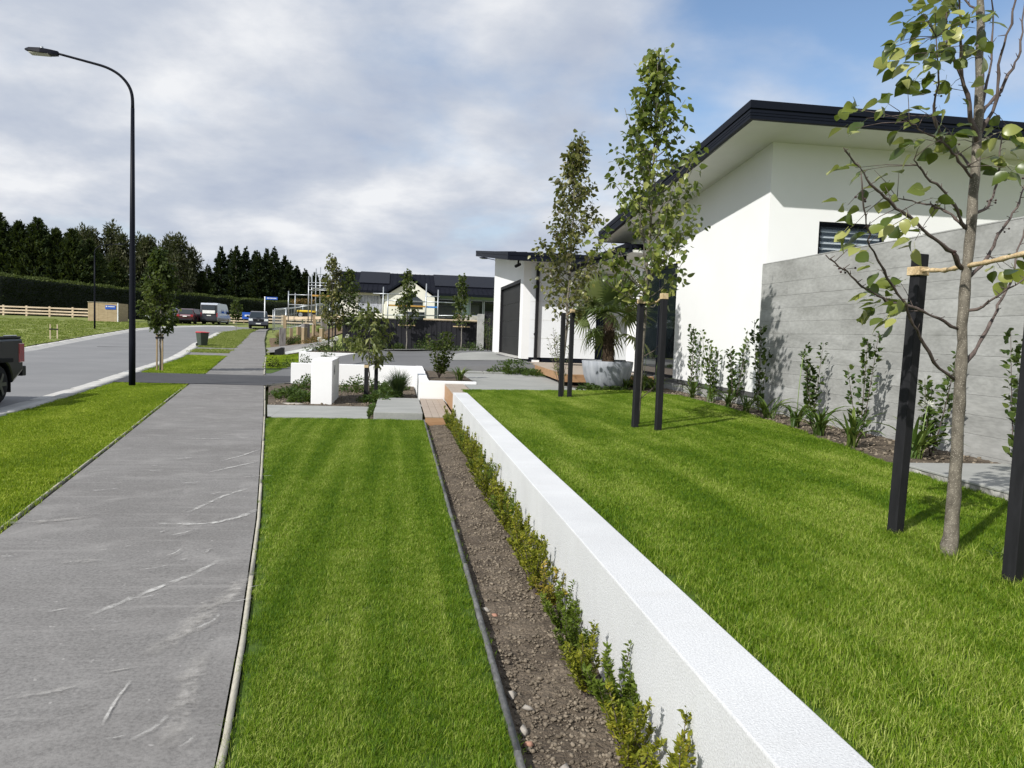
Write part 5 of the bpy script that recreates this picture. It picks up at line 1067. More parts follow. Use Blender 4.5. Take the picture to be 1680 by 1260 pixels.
tree('garden_tree', 'shorter right hand tree of the two behind the white driveway wall', (-2.35, 36.8, .55), 3.9, 1.05, prof([(0, .5), (.2, .66), (.5, .58), (.75, .42), (1, .05)]), 60, 1200, .13, f_tree, m_dbark, .035, 'trees behind the driveway wall', seed=174, lean=(.0, 0))
for i, (x, y, lb) in enumerate(((-3.2, 36.3, 'dark stake left of the bronze leaved garden tree'), (-2.92, 36.4, 'dark stake right of the bronze leaved garden tree'), (-2.45, 36.5, 'dark stake in front of the shorter garden tree'))): stake(x, y, .5, 1.75, .075, lb)
for i, (x, y, r, h, lb) in enumerate(((-3.4, 34.2, .5, .5, 'green leafy shrub at the left end of the bed behind the white wall'), (-2.9, 35.2, .45, .6, 'white flowering shrub in the bed behind the driveway wall'), (-2.3, 34.6, .55, .75, 'dense shrub below the shorter garden tree'), (-1.8, 35.4, .4, .6, 'dark strap like shrub at the right of the walled bed'), (-.9, 37.6, .35, .5, 'low shrub at the left foot of the dark fence'), (1.2, 37.7, .5, .6, 'leafy shrub in the middle of the dark fence'), (2.0, 37.7, .4, .9, 'shrub left of the right slim tree at the fence'), (3.4, 37.7, .4, .5, 'shrub at the foot of the right slim tree'), (.0, 37.75, .3, .3, 'low shrub at the foot of the left slim tree'))):
    cover('bed_shrub', lb, (x, y, .55 if x < -1.2 else .68), r, r*.6, h, 420, .075, f_cover, 180+i, 'shrubs along the dark fence')
for i, (x, y, z) in enumerate(((-3.25, 34.5, 1.0), (-2.75, 34.9, 1.15), (-2.9, 34.3, .9), (-2.3, 35.3, 1.25), (-3.5, 35.2, 1.1))):
    g = np.random.default_rng(190+i); P = norm(g.normal(size=(50, 3))); t = thing('white_flower', ('white flower head on the left front stalk behind the driveway wall', 'white flower head nearest the middle of the walled bed', 'lowest white flower head just above the driveway wall', 'rightmost and highest white flower head below the shorter garden tree', 'leftmost white flower head in the walled bed')[i], 'flower', (x, y, z), 0, 'white flower heads'); leaves('petals', f_flower, t, P*.05+np.array([x, y, z]), P, .07, .7, 'diamond', .3, 'stuff', g); MB().tube([(x, y, .55), (x, y, z)], .008, 5).build('stem', m_twig, t)
for x, y, lb in ((-3.55, 30.5, 'small dark shrub behind the low white wall left of the pillar top'), (-2.9, 32.4, 'small plant showing above the letterbox pillar')): cover('small_shrub', lb, (x, y, .15 if y < 32 else .3), .22, .2, .5, 160, .07, f_cover, int(y*7), 'small shrubs by the driveway')
for i, (x, y) in enumerate(((-4.75, 30.6), (-4.25, 31.0))): cover('small_hedge_shrub', ('left' if i == 0 else 'right')+' dark small shrub between the small lawn and the dark driveway', (x, y, 0), .26, .3, .42, 300, .06, f_hedge if i == 0 else f_cover, 200+i, 'dark shrubs by the small lawn')
# ------------------------------------------------------------------ street lamp
def lamp(name, label, x, y, z0, h, arm, r, ang, group):
    t = thing(name, label, 'street lamp', (x, y, z0), 0, group); c_, s_ = math.cos(ang), math.sin(ang)
    MB().tube([(x, y, z0-.3), (x, y, z0+1.1), (x, y, z0+h*.5), (x, y, z0+h*.86)], [r, r, r*.78, r*.55], 14).build('pole', m_pole, t)
    p = [(0, h*.86), (0, h*.90), (-.04*arm, h*.93), (-.14*arm, h*.96), (-.28*arm, h*.978), (-.42*arm, h*.985), (-.8*arm, h*1.005)]
    p = [(float(a), float(b)) for a, b in zip(np.interp(np.linspace(0, 6, 31), range(7), [q[0] for q in p]), np.interp(np.linspace(0, 6, 31), range(7), [q[1] for q in p]))]
    for _ in range(9): p = [p[0]]+[((p[i-1][0]+2*p[i][0]+p[i+1][0])/4, (p[i-1][1]+2*p[i][1]+p[i+1][1])/4) for i in range(1, 30)]+[p[-1]]
    MB().tube([(x+c_*q, y+s_*q, z0+zz) for q, zz in p], list(np.linspace(r*.5, r*.34, 31)), 10).build('arm', m_pole, t)
    hd = thing('x', 'x', 'x'); bpy.data.objects.remove(hd)
    q0, q1 = -.78*arm, -1.12*arm; zc = z0+h*1.004
    V = []; F = []; st_ = [(0, .045, .05), (.18, .10, .055), (.5, .15, .06), (.85, .13, .04), (1, .04, .015)]
    for f, w_, hh in st_:
        q = q0+(q1-q0)*f; zz = zc+.035*f
        for a, b in ((-1, -1), (1, -1), (.7, 1), (-.7, 1)): V.append((x+c_*q-s_*a*w_, y+s_*q+c_*a*w_, zz+b*hh))
    for i in range(4):
        for k in range(4): F.append((i*4+k, i*4+(k+1) % 4, (i+1)*4+(k+1) % 4, (i+1)*4+k))
    F += [(3, 2, 1, 0), (16, 17, 18, 19)]
    o = MB().add(V, F).build('lamp_head', m_pole, t)
    q = q0+(q1-q0)*.55; MB().obox((x+c_*q, y+s_*q, zc-.045), (.16*arm*.9/1.9+.05, .11, .012), rz=ang).build('lens', plain('lamp_lens', (.45, .44, .36), .3) if 'lamp_lens' not in bpy.data.materials else bpy.data.materials['lamp_lens'], o)
    q = q0+(q1-q0)*.5; MB().tube([(x+c_*q, y+s_*q, zc+.05), (x+c_*q, y+s_*q, zc+.13)], .035, 8).build('photocell', m_steel, o)
    return t
lamp('street_lamp', 'tall dark street lamp with a curved arm standing in the grass verge', -6.53, 20.2, 0, 7.86, 2.12, .078, 0.03, 'street lamps')
lamp('street_lamp', 'distant dark street lamp in the field before the hedge', -26.08, 71.2, S(71.2), 7.4, 2.0, .08, math.pi+.4, 'street lamps')
lamp('street_lamp', 'distant street lamp head showing behind the garage roof edge', 8.2, 60.5, 1.6, 5.85, 1.9, .08, 0.0, 'street lamps')
# ------------------------------------------------------------------ bin, small street things
bx_, by_ = -12.69, 52.6; wb = thing('wheelie_bin', 'dark green wheelie bin with a red lid at the kerb', 'bin', (bx_, by_, S(by_)), .7)
zb = S(by_)
mb = MB().add([(-.22, -.25, .05), (.22, -.25, .05), (.22, .25, .05), (-.22, .25, .05), (-.29, -.33, .88), (.29, -.33, .88), (.29, .33, .88), (-.29, .33, .88)], [(3, 2, 1, 0), (4, 5, 6, 7), (0, 1, 5, 4), (1, 2, 6, 5), (2, 3, 7, 6), (3, 0, 4, 7)]).xform(world(wb)); mb.build('bin_body', m_bin, wb, .02)
MB().add([(-.33, -.38, .88), (.33, -.38, .88), (.33, .37, .88), (-.33, .37, .88), (-.30, -.36, .92), (.30, -.36, .92), (.26, .30, .965), (-.26, .30, .965)], [(3, 2, 1, 0), (4, 5, 6, 7), (0, 1, 5, 4), (1, 2, 6, 5), (2, 3, 7, 6), (3, 0, 4, 7)]).xform(world(wb)).build('lid', m_red, wb, .012)
for s_ in (-1, 1): MB().tube([(s_*.2, .26, .1), (s_*.27, .26, .1)], .1, 14).xform(world(wb)).build('wheel', m_tyre, wb)
MB().tube([(-.25, .36, .86), (-.25, .42, .86), (.25, .42, .86), (.25, .36, .86)], .016, 6).xform(world(wb)).build('handle', m_bin, wb)
for x, y, lb in ((-23.45, 56.3, 'left'), (-23.0, 56.3, 'right')):
    t = thing('sapling_stake', f'{lb} pale stake of a pair with a black tie in the field across the road', 'stake', (x, y, S(y)), 0, 'pale stakes in the field'); box('post', m_rail, t, x-.03, x+.03, y-.03, y+.03, S(y)-.1, S(y)+1.0)
tag(box('stake_tie', m_black, None, -23.5, -22.95, 56.25, 56.35, S(56.3)+.62, S(56.3)+.70), 'black tie joining the two pale stakes in the field', 'tie')
tree('street_sapling', 'small thin street tree on the far verge left of the parked pickup', (-15.0, 74.5, S(74.5)), 3.0, 1.0, prof([(0, .3), (.4, .5), (.8, .4), (1, .1)]), 30, 420, .22, f_tree, m_gbark, .03, seed=201)
tk = thing('water_meter_box', 'small black peaked box standing at the edge of the small lawn', 'box', (-6.3, 42.6, .03))
MB().prism([(-6.55, .0), (-6.08, .0), (-6.08, .46), (-6.22, .48), (-6.55, .33)], 'y', 42.4, 42.8).build('box', m_black, tk, .02)
bl = thing('low_rail', 'low white rail along the pebble strip behind the small lawn', 'rail', (-5.3, 43.2, .1))
for i, x in enumerate((-6.0, -5.3, -4.6)): box('rail_post', m_wpaint, bl, x-.05, x+.05, 43.2, 43.3, -.1, gz(x, 43.2)+.17)
MB().bar((-6.1, 43.15, gz(-6, 43.2)+.1), (-4.3, 43.15, gz(-4.4, 43.2)+.10), .03, .14).build('rail_board', m_wpaint, bl)
g = np.random.default_rng(210); n = 900; xx = -6.6+2.6*g.random(n); yy = 43.3+2.1*g.random(n); clods('pebbles', m_pebble, np.stack([xx, yy, np.array([gz(a, b) for a, b in zip(xx, yy)])+.03], 1), .03+.05*g.random(n), g)
# ------------------------------------------------------------------ neighbour's planting and posts
strip('planting_slope', m_mulch, lambda y: PR(y)+.35, lambda y: -2.6, 51.8, 66, lambda x, y: gz(x, y)+.02, .6, 12)
PO = [(-8.0, 55.1, .42, 1.25, m_old, 'broad weathered timber post at the left end of the row beside the drive'), (-7.55, 56.1, .2, 1.15, m_post, 'narrow pale timber post just right of the broad weathered post'), (-7.15, 57.0, .26, 1.1, m_post, 'pale timber post in the middle of the row beside the drive'), (-6.7, 57.2, .46, 1.2, m_old, 'wide weathered twin post in the row beside the drive'), (-6.1, 51.5, .27, 1.15, m_post, 'squared timber post with a pale top nearest the driveway wall'), (-5.95, 55.4, .16, 1.05, m_post, 'thin pale post behind the squared post'), (-4.75, 48.9, .22, .85, m_post, 'short squared timber post with a pale top at the right of the row')]
for i, (x, y, w_, h, m_, lb) in enumerate(PO):
    t = thing('timber_post', lb, 'post', (x, y, gz(x, y)), .2*i, 'timber posts beside the neighbour driveway'); z = gz(x, y); MB().obox((x, y, z+h/2-.2), (w_/2, w_/2, h/2+.2), rz=.2+.15*i).build('post', m_, t, .01)
    if m_ is m_post: MB().obox((x, y, z+h+.02), (w_/2+.004, w_/2+.004, .02), rz=.2+.15*i).build('post_top', m_edge, t)
tr_ = thing('timber_rail', 'low pale timber rail on posts across the building site front', 'fence', (-6, 62, 1.5))
ra = [(-9.4, 66, 2.28), (-6.8, 64, 2.38), (-4.9, 62, 2.45), (-2.4, 60, 2.5)]
for i in range(3): MB().bar(ra[i], ra[i+1], .05, .22).build('rail', m_rail, tr_)
for x, y, z in ra: box('rail_post', m_post, tr_, x-.12, x+.12, y-.1, y+.12, gz(x, y)-.1, z+.25)
for x, y in ((-5.9, 62.5),): tag(MB().obox((x, y, gz(x, y)+.6), (.22, .22, .9), rz=.3).build('timber_post', m_old, None, .01), 'weathered round post behind the low pale rail', 'post')
for i, (x, y, lb) in enumerate(((-9.0, 61.0, 'large'), (-8.6, 59.6, 'small'))): blades('dry_grass', f'{lb} tan dry grass clump spilling over the far footpath', 'grass clump', (x, y, gz(x, y)), 600, .95-.25*i, .75-.2*i, .03, f_tan, 220+i, 'tan grass clumps')
for i, (x, y) in enumerate(((-8.5, 57.3), (-7.55, 55.8), (-6.85, 54.6), (-7.05, 55.7))): cover('round_bush', ('first', 'second', 'third', 'fourth')[i]+' round green bush from the left at the foot of the timber posts', (x, y, gz(x, y)), .34, .34, .62, 380, .09, f_cover, 230+i, 'round bushes under the timber posts')
for i, (x, y, lb) in enumerate(((-5.6, 57, 'left'), (-4.2, 55.5, 'right'))): blades('sedge', f'{lb} yellow green sedge clump on the neighbour slope', 'grass clump', (x, y, gz(x, y)), 500, .9, .6, .025, f_sedge, 240+i, 'sedge clumps')
for i, (x, y) in enumerate(((-5.5, 50.6), (-4.9, 51.2), (-5.3, 52.0))): cover('rusty_groundcover', ('front', 'right', 'rear')[i]+' patch of rusty brown ground cover on the neighbour slope', (x, y, gz(x, y)), .7, .6, .35, 420, .09, f_rust, 250+i, 'rusty ground cover patches')
cover('grey_mound', 'grey green plant mound behind the temporary fence', (-5.6, 68, 2.2), 1.7, 1.2, .8, 900, .14, f_tuss, 260, 'mounds')
# generator and temporary fence
gn = thing('generator', 'yellow topped machine lying on timbers on the building site', 'generator', (-7.7, 66, 2.3))
box('top_cover', plain('yellow_paint', (.72, .52, .05), .4), gn, -8.4, -6.9, 65.6, 66.4, 2.82, 3.0, .05); box('engine', m_black, gn, -8.35, -6.95, 65.65, 66.35, 2.45, 2.815, .04)
for x in (-8.1, -7.3): MB().tube([(x, 65.55, 2.62), (x, 65.64, 2.62)], .17, 14).build('wheel', m_chrome, gn)
for i in range(2): box('skid_timber', m_rail, gn, -8.6, -6.6, 65.5+.6*i, 65.65+.6*i, 2.25, 2.44)
def panel(a, b, h, label):
    t = thing('wire_fence', label, 'site fence', a, 0, 'temporary fence panels'); a, b = Vector(a), Vector(b); up = Vector((0, 0, h))
    MB().tube([a-Vector((0, 0, .1)), a+up], .045, 7).tube([b-Vector((0, 0, .1)), b+up], .045, 7).tube([a+up*.97, b+up*.97], .04, 7).tube([a+up*.1, b+up*.1], .035, 7).build('frame', m_steel, t)
    mb = MB(); L_ = (b-a).length; n_ = int(L_/.17)
    for i in range(1, n_): p = a.lerp(b, i/n_); mb.bar(p+up*.1, p+up*.97, .012)
    for z in (.4, .7): mb.bar(a+up*z, b+up*z, .012)
    mb.build('mesh_wire', m_steel, t, kind='stuff'); return t
FP = [((-12.0, 76.5, 1.05), (-10.4, 73.5, 1.2), 2.1), ((-10.35, 73.4, 1.25), (-7.6, 72.5, 1.75), 2.0), ((-7.55, 72.5, 1.8), (-4.5, 71, 2.0), 2.0), ((-11.9, 76.8, 1.2), (-9.6, 79.0, 1.6), 2.1), ((-9.55, 79, 1.65), (-7.0, 79.5, 1.9), 2.1), ((-6.95, 79.5, 1.9), (-4.3, 79, 1.9), 2.1)]
for i, (a, b, h) in enumerate(FP): panel(a, b, h, ('front left', 'front middle', 'front right', 'rear left', 'rear middle', 'rear right')[i]+' grey wire panel of the temporary site fence')
# ------------------------------------------------------------------ house under construction
nh = thing('house_under_construction', 'unfinished pale house with a dark metal roof and a small gable behind the dark fence', 'house', (2, 62, 2))
X0, X1, YF = -5.7, 14.0, 60.0
box('wall', m_cream, nh, X0+1.2, -3.15, YF, YF+.2, 1.2, 4.5); box('wall', m_cream, nh, -1.35, 2.6, YF, YF+.2, 1.2, 4.5); box('wall', m_cream, nh, -3.15, -1.35, YF, YF+.2, 1.2, 2.85); box('wall', m_cream, nh, -3.15, -1.35, YF, YF+.2, 4.2, 4.5); box('wall', m_cream, nh, X0+1.2, X0+1.4, YF+.2, 70, 1.2, 4.5)
wr = box('window', m_wrap, nh, -3.14, -1.36, YF+.02, YF+.06, 2.86, 4.19); 
for i in range(3): box('wrap_fold', m_wrap, wr, -3.0+i*.6, -2.95+i*.6, YF-.01, YF+.019, 2.9, 4.15)
box('wall', m_mint, nh, 2.6, X1, YF+.6, YF+.8, 1.2, 4.5); 
for a, b in ((2.9, 4.4), (5.45, 6.5), (6.56, 7.7)):
    d_ = box('glass_door', m_glass, nh, a+.05, b-.05, YF+.55, YF+.58, 1.8, 4.1); MB().box(a, a+.06, YF+.52, YF+.59, 1.8, 4.15).box(b-.06, b, YF+.52, YF+.59, 1.8, 4.15).box(a, b, YF+.52, YF+.59, 4.101, 4.16).build('door_frame', m_steel, d_)
box('stacked_boards', m_gtint, nh, 2.0, 2.55, YF-.35, YF-.05, 1.9, 3.0)
def slope(name, mat, x0, x1, f0, f1, off, th, parent):
    e0, e1 = (YF-.5, 4.42), (YF+4.6, 6.15); p = lambda f: (e0[0]+(e1[0]-e0[0])*f, e0[1]+(e1[1]-e0[1])*f+off)
    (ya, za), (yb, zb_) = p(f0), p(f1)
    return MB().prism([(ya, za), (yb, zb_), (yb, zb_+th), (ya, za+th)], 'x', x0, x1).build(name, mat, parent)
nr = slope('roof', m_navyroof, X0+.9, X1, 0, 1, 0, .12, nh); MB().prism([(YF+4.6, 6.15), (YF+10.5, 4.4), (YF+10.5, 4.5), (YF+4.6, 6.27)], 'x', X0+.9, X1).build('roof_back', m_navyroof, nh)
rb = MB()
for i in range(50):
    x = X0+1.0+i*.37; e0, e1 = (YF-.5, 4.545), (YF+4.6, 6.275); rb.bar((x, e0[0], e0[1]), (x, e1[0], e1[1]), .04, .05)
rb.build('roof_rib', m_navyroof, nr); 
for a, b in ((-3.2, -.85), (2.7, 8.0)): slope('solar_panel', m_pole, a, b, .34, .97, .17, .05, nr)
box('gutter', m_navy, nr, X0+.9, -1.2, YF-.62, YF-.5, 4.36, 4.5); box('gutter', m_navy, nr, 2.7, X1, YF-.62, YF-.5, 4.36, 4.5)
gb = MB().prism([(-1.1, 1.2), (2.55, 1.2), (2.55, 4.1), (.75, 5.32), (-1.1, 4.1)], 'y', 57.6, 59.98).build('gable_wall', m_cream, nh)
MB().prism([(-1.45, 4.02), (.75, 5.50), (2.9, 4.02), (2.9, 4.16), (.75, 5.64), (-1.45, 4.16)], 'y', 57.3, 63.0).build('gable_roof', m_navy, nh)
aw = MB().prism([(-.15, 3.25), (1.65, 3.25), (1.65, 3.85), (.75, 4.5), (-.15, 3.85)], 'y', 57.55, 57.58).build('gable_window', m_glass, nh); box('window_frame', m_steel, aw, .72, .78, 57.5, 57.549, 3.25, 4.5); box('window', m_glass, nh, .2, 1.9, 57.55, 57.59, 1.9, 3.0)
def scaffold(name, label, st_, led, planks):
    t = thing(name, label, 'scaffold', st_[0][:3], 0, 'scaffolds on the unfinished house')
    for x, y, z0, z1 in st_: MB().tube([(x, y, z0), (x, y, z1)], .045, 7).build('standard', m_steel, t)
    for a, b in led: MB().tube([a, b], .04, 7).build('ledger', m_steel, t)
    for m_, a in planks: box('plank', m_, t, *a)
    return t
scaffold('scaffold', 'scaffold with orange and blue planks in front of the small gable', [(-1.2, 56.6, 1.5, 4.7), (-.85, 55.6, 1.5, 4.2), (1.85, 55.6, 1.5, 5.0), (2.7, 55.6, 1.5, 4.6), (1.85, 56.8, 1.5, 4.4)],
 [((-1.9, 55.6, 4.15), (.2, 55.6, 4.15)), ((-1.1, 55.6, 3.7), (1.9, 55.6, 3.7)), ((1.8, 55.6, 4.1), (2.8, 55.6, 4.1)), ((1.8, 55.6, 3.72), (5.0, 56.5, 3.72)), ((-1.1, 55.6, 2.65), (2.8, 55.6, 2.75)), ((2.7, 55.6, 2.75), (8.5, 57.5, 2.98))],
 [(m_yplank, (-.85, 1.83, 55.62, 56.3, 3.32, 3.42)), (m_bplank, (1.88, 2.68, 55.62, 56.3, 3.30, 3.40))])
scaffold('scaffold', 'tall grey scaffold at the left end of the unfinished house', [(-9.0, 65, 2.0, 4.5), (-8.6, 66, 2.0, 4.4), (-7.3, 64, 2.0, 5.7), (-7.05, 64, 2.0, 5.9), (-6.95, 66, 2.0, 6.5), (-6.6, 66, 2.0, 6.6)],
 [((-9.0, 65, 4.2), (-6.9, 64, 4.2)), ((-9.0, 65, 3.4), (-6.9, 64, 3.35)), ((-7.3, 64, 5.2), (-4.6, 63, 5.15)), ((-6.95, 66, 6.0), (-5.5, 65, 6.0)), ((-7.3, 64, 4.6), (-5.3, 63, 4.6)), ((-7.3, 64, 4.95), (-5.8, 63, 4.95))], [(m_yplank, (-7.0, -5.6, 63.6, 64.3, 4.1, 4.22)), (m_steel, (-7.0, -5.6, 63.6, 64.3, 4.72, 4.78))])
bt = thing('site_timber', 'stack of timber and block on the bank above the dark fence', 'timber stack', (5, 50, 2)); box('timber', m_post, bt, 3.6, 3.85, 49.6, 49.9, 1.7, 2.75); box('timber', m_post, bt, 6.7, 6.95, 49.6, 49.9, 1.7, 2.75); box('block', m_rough, bt, 3.9, 5.0, 49.6, 50.4, 1.7, 2.7); box('rail', m_rail, bt, 1.5, 8.0, 49.55, 49.6, 2.3, 2.42)
# ------------------------------------------------------------------ street name sign, kiosk, farm fence
sg = thing('street_sign', 'blue street name blade on a white post beyond the parked pickup', 'street sign', (-13.6, 82, S(82)))
z = S(82); MB().tube([(-13.7, 82, z-.2), (-13.7, 82, z+3.3)], .06, 8).build('post', m_wpaint, sg); bl = box('blade', m_blue, sg, -13.63, -12.45, 81.98, 82.02, z+3.0, z+3.27)
for i, (a, b) in enumerate(((-13.5, -13.28), (-13.24, -13.12), (-13.08, -12.92), (-12.86, -12.72), (-12.69, -12.56))): box('lettering', m_wpaint, bl, a, b, 81.972, 81.979, z+3.10, z+3.19)
kz = S(88); kk = thing('timber_enclosure', 'square pale timber board enclosure with a small blue sign in the field', 'enclosure', (-31, 88.5, kz))
for i in range(20): x = -32.9+i*.15; box('board', m_timber, kk, x, x+.143, 88.0+(.008 if i % 3 else 0), 88.03+(.008 if i % 3 else 0), kz-.1, kz+1.95)
for i in range(20): y = 88.05+i*.15; box('board', m_timber, kk, -29.9, -29.87, y, y+.143, kz-.1, kz+1.92)
box('corner_post', m_wpaint, kk, -29.96, -29.86, 87.96, 88.045, kz-.1, kz+1.97); box('cap_board', m_edge, kk, -32.95, -29.86, 87.95, 88.08, kz+1.951, kz+2.0)
sn = box('sign_board', m_blue, kk, -31.15, -30.1, 87.96, 87.99, kz+1.25, kz+1.68); box('sign_text', m_wpaint, sn, -30.88, -30.2, 87.952, 87.959, kz+1.50, kz+1.58); box('sign_logo', m_wpaint, sn, -31.1, -30.96, 87.952, 87.959, kz+1.48, kz+1.62)
FA, FB = Vector((-66, 99, 0)), Vector((-37.0, 98.0, 0))
def rail_fence(label, a, b, sp):
    t = thing('rail_fence', label, 'fence', a, 0, 'pale timber rail fences'); a, b = Vector(a), Vector(b); n_ = max(1, int((b-a).length/sp)); d = (b-a).normalized(); nrm = Vector((d.y, -d.x, 0))
    for i in range(n_+1):
        p = a.lerp(b, i/n_); z = S(p.y); MB().obox((p.x, p.y, z+.5), (.10, .07, .68), rz=math.atan2(d.y, d.x)).build('fence_post', m_rail, t)
        if i < n_:
            q = a.lerp(b, (i+1)/n_)
            for zz in (.28, .62, 1.0): MB().bar((p.x+nrm.x*.1, p.y+nrm.y*.1, z+zz), (q.x+nrm.x*.1, q.y+nrm.y*.1, S(q.y)+zz), .04, .17).build('fence_rail', m_rail, t)
rail_fence('pale timber post and rail fence along the field before the clipped hedge', (-60.2, 101.5, 0), (-33.2, 98.0, 0), 2.7)
rail_fence('short pale rail fence seen under the street tree beyond the enclosure', (-29.5, 97, 0), (-20.5, 96.5, 0), 2.6)
rail_fence('pale rail fence between the silver van and the parked pickup', (-22.5, 96.5, 0), (-8.5, 97.0, 0), 2.4)
bs = thing('small_sign', 'small blue sign on the rail fence left of the parked pickup', 'sign', (-18, 95.8, 2)); b_ = box('sign_board', m_blue, bs, -18.6, -17.2, 95.75, 95.8, S(96)+.55, S(96)+1.35); box('sign_text', m_wpaint, b_, -18.3, -17.4, 95.735, 95.749, S(96)+.85, S(96)+1.05); 
for x in (-18.4, -17.4): box('sign_leg', m_post, bs, x-.04, x+.04, 95.805, 95.86, S(96)-.1, S(96)+.56)
# ------------------------------------------------------------------ hedge and trees behind
HG = [(-75, 92), (-49.5, 105), (-46.9, 120), (-43.4, 135), (-36.5, 150), (-29.3, 165), (-22, 172), (-8, 176), (6, 178)]
def hedge():
    t = thing('clipped_hedge', 'long dark clipped hedge running behind the rail fence', 'hedge', (-48, 110, 2)); g = np.random.default_rng(300); V = []; F = []; P = []; D = []
    for i in range(len(HG)-1):
        a, b = Vector((*HG[i], 0)), Vector((*HG[i+1], 0)); d = (b-a); L_ = d.length; d.normalize(); n_ = Vector((d.y, -d.x, 0)); o = len(V)
        for p in (a, b):
            for k, z in ((0, 1.5), (0, 6.7), (-2.5, 6.7), (-2.5, 1.5)): q = p+n_*k; V.append((q.x, q.y, z))
        F += [(o, o+4, o+5, o+1), (o+1, o+5, o+6, o+2), (o+2, o+6, o+7, o+3)]
        m = int(L_*260); s_ = g.random(m)*L_; top = g.random(m) < .28; z = np.where(top, 6.72+.16*g.random(m), 1.7+5.0*g.random(m)); dep = np.where(top, -2.5*g.random(m), .05+.15*g.random(m))
        P.append(np.stack([a.x+d.x*s_+n_.x*dep, a.y+d.y*s_+n_.y*dep, z+.12*np.sin(s_*.9)*top], 1)); D.append(np.stack([n_.x*(~top)+.5*g.normal(size=m), n_.y*(~top)+.5*g.normal(size=m), .4+.6*top+.4*g.normal(size=m)], 1))
    link('hedge_core', npmesh('hedge_core', V, F, plain('hedge_core', (.008, .012, .005), .9)), t); P = np.concatenate(P); D = np.concatenate(D)
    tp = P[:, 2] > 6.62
    leaves('foliage', f_hedge, t, P[~tp], D[~tp], .28*(.6+.7*g.random((~tp).sum())), .5, 'diamond', .2, 'stuff', g)
    leaves('top_sunlit_leaves', f_hedgetop, t, P[tp], D[tp], .34*(.6+.7*g.random(tp.sum())), .5, 'diamond', .2, 'stuff', g)  # top leaves take the colour with sunlight painted in
hedge()
def conifer(name, h, w_, n_, ls, fol, seed, crown0=.08, ragged=.35, ptop=1.0, whorl=0):
    g = np.random.default_rng(seed); t = thing(name, 'x', 'tree'); MB().tube([(0, 0, -.5), (0, 0, h*.55), (0, 0, h*.99)], [h*.022, h*.013, h*.002], 7).build('trunk', m_dbark, t)
    P = []; D = []; Z = []; nbr = int(n_/26)
    for i in range(nbr):
        f = g.random()**.85; z = h*(crown0+(1-crown0)*f); 
        if whorl: z = h*(crown0+(1-crown0)*(round(f*whorl)+.25*g.normal())/whorl)
        a = g.random()*6.283; R_ = w_*(max(0, 1-max(0, (z/h-crown0)/(1-crown0)))**ptop*.95+.045)*(1-ragged+1.4*ragged*g.random())
        for q in range(26):
            s_ = .25+.8*g.random(); lift = .42*R_*s_**1.8 if whorl == 0 else .30*R_*s_**1.6
            wdt = .16*R_*(1.15-s_); Z.append(.42+.58*min(1, R_/(w_*.45))); P.append((math.cos(a)*R_*s_+g.normal()*wdt, math.sin(a)*R_*s_+g.normal()*wdt, z+lift+g.normal()*.09)); D.append((math.cos(a)+.4*g.normal(), math.sin(a)+.4*g.normal(), .55+.4*g.normal()))
    P += [(g.normal()*.06, g.normal()*.06, h*(.92+.08*g.random())) for _ in range(16)]; D += [(g.normal()*.4, g.normal()*.4, 1) for _ in range(16)]; Z += [.4]*16
    leaves('crown', fol, t, P, D, ls*np.array(Z)*(.6+.7*g.random(len(P))), .38, 'diamond', .3, 'stuff', g); return t
cpro = [conifer('cypress_tree', 14, 6.8, 9500, .8, f_con, 311, .02, .5, 1.05), conifer('cypress_tree', 13.5, 6.2, 9500, .75, f_con, 312, .02, .55, 1.0), conifer('cypress_tree', 13, 7.2, 9500, .8, f_con, 313, .02, .5, 1.1)]
CN = [(-66, 118, 13.2), (-62.5, 120, 13.6), (-59.5, 121, 13.0), (-56.3, 119, 14.2), (-54.9, 121, 12.8), (-53.6, 119, 13.1), (-52.3, 122, 13.0), (-51.2, 119, 13.7), (-50, 122, 12.7), (-49.0, 120, 12.3), (-48.0, 122, 12.0), (-47.0, 120, 12.5), (-45.4, 122, 11.4), (-70, 121, 13.5), (-64, 124, 12.0), (-60.8, 125, 12.2), (-57.8, 124, 12.0), (-55.6, 125, 11.9), (-53, 126, 12.2), (-50.6, 126, 11.8), (-48.6, 125, 11.2), (-46.2, 126, 10.8)]
used = [False]*3
back = lambda L, k: [(a[0]*k, a[1]*k, k*(a[2]+.3)-.3)+tuple(a[3:]) for a in L]
CN = back(CN, 1.14)
for i, (x, y, h) in enumerate(CN):
    k = i % 3; hp = (14, 13.5, 13)[k]
    place(cpro[k], used[k], (x, y, 1.9), i*1.3, (h/hp)*.82, f'{ORD[i]} dark cypress counted from the rear left of the dense row behind the hedge' if i < 3 else (f'dark cypress behind the left part of the hedge, {ORD[i-3]} treetop from the left edge' if i < 14 else f'lower dark cypress filling the rear of the row, {ORD[i-14]} from the left'), 'dark cypresses behind the hedge', sz=h/hp); used[k] = True
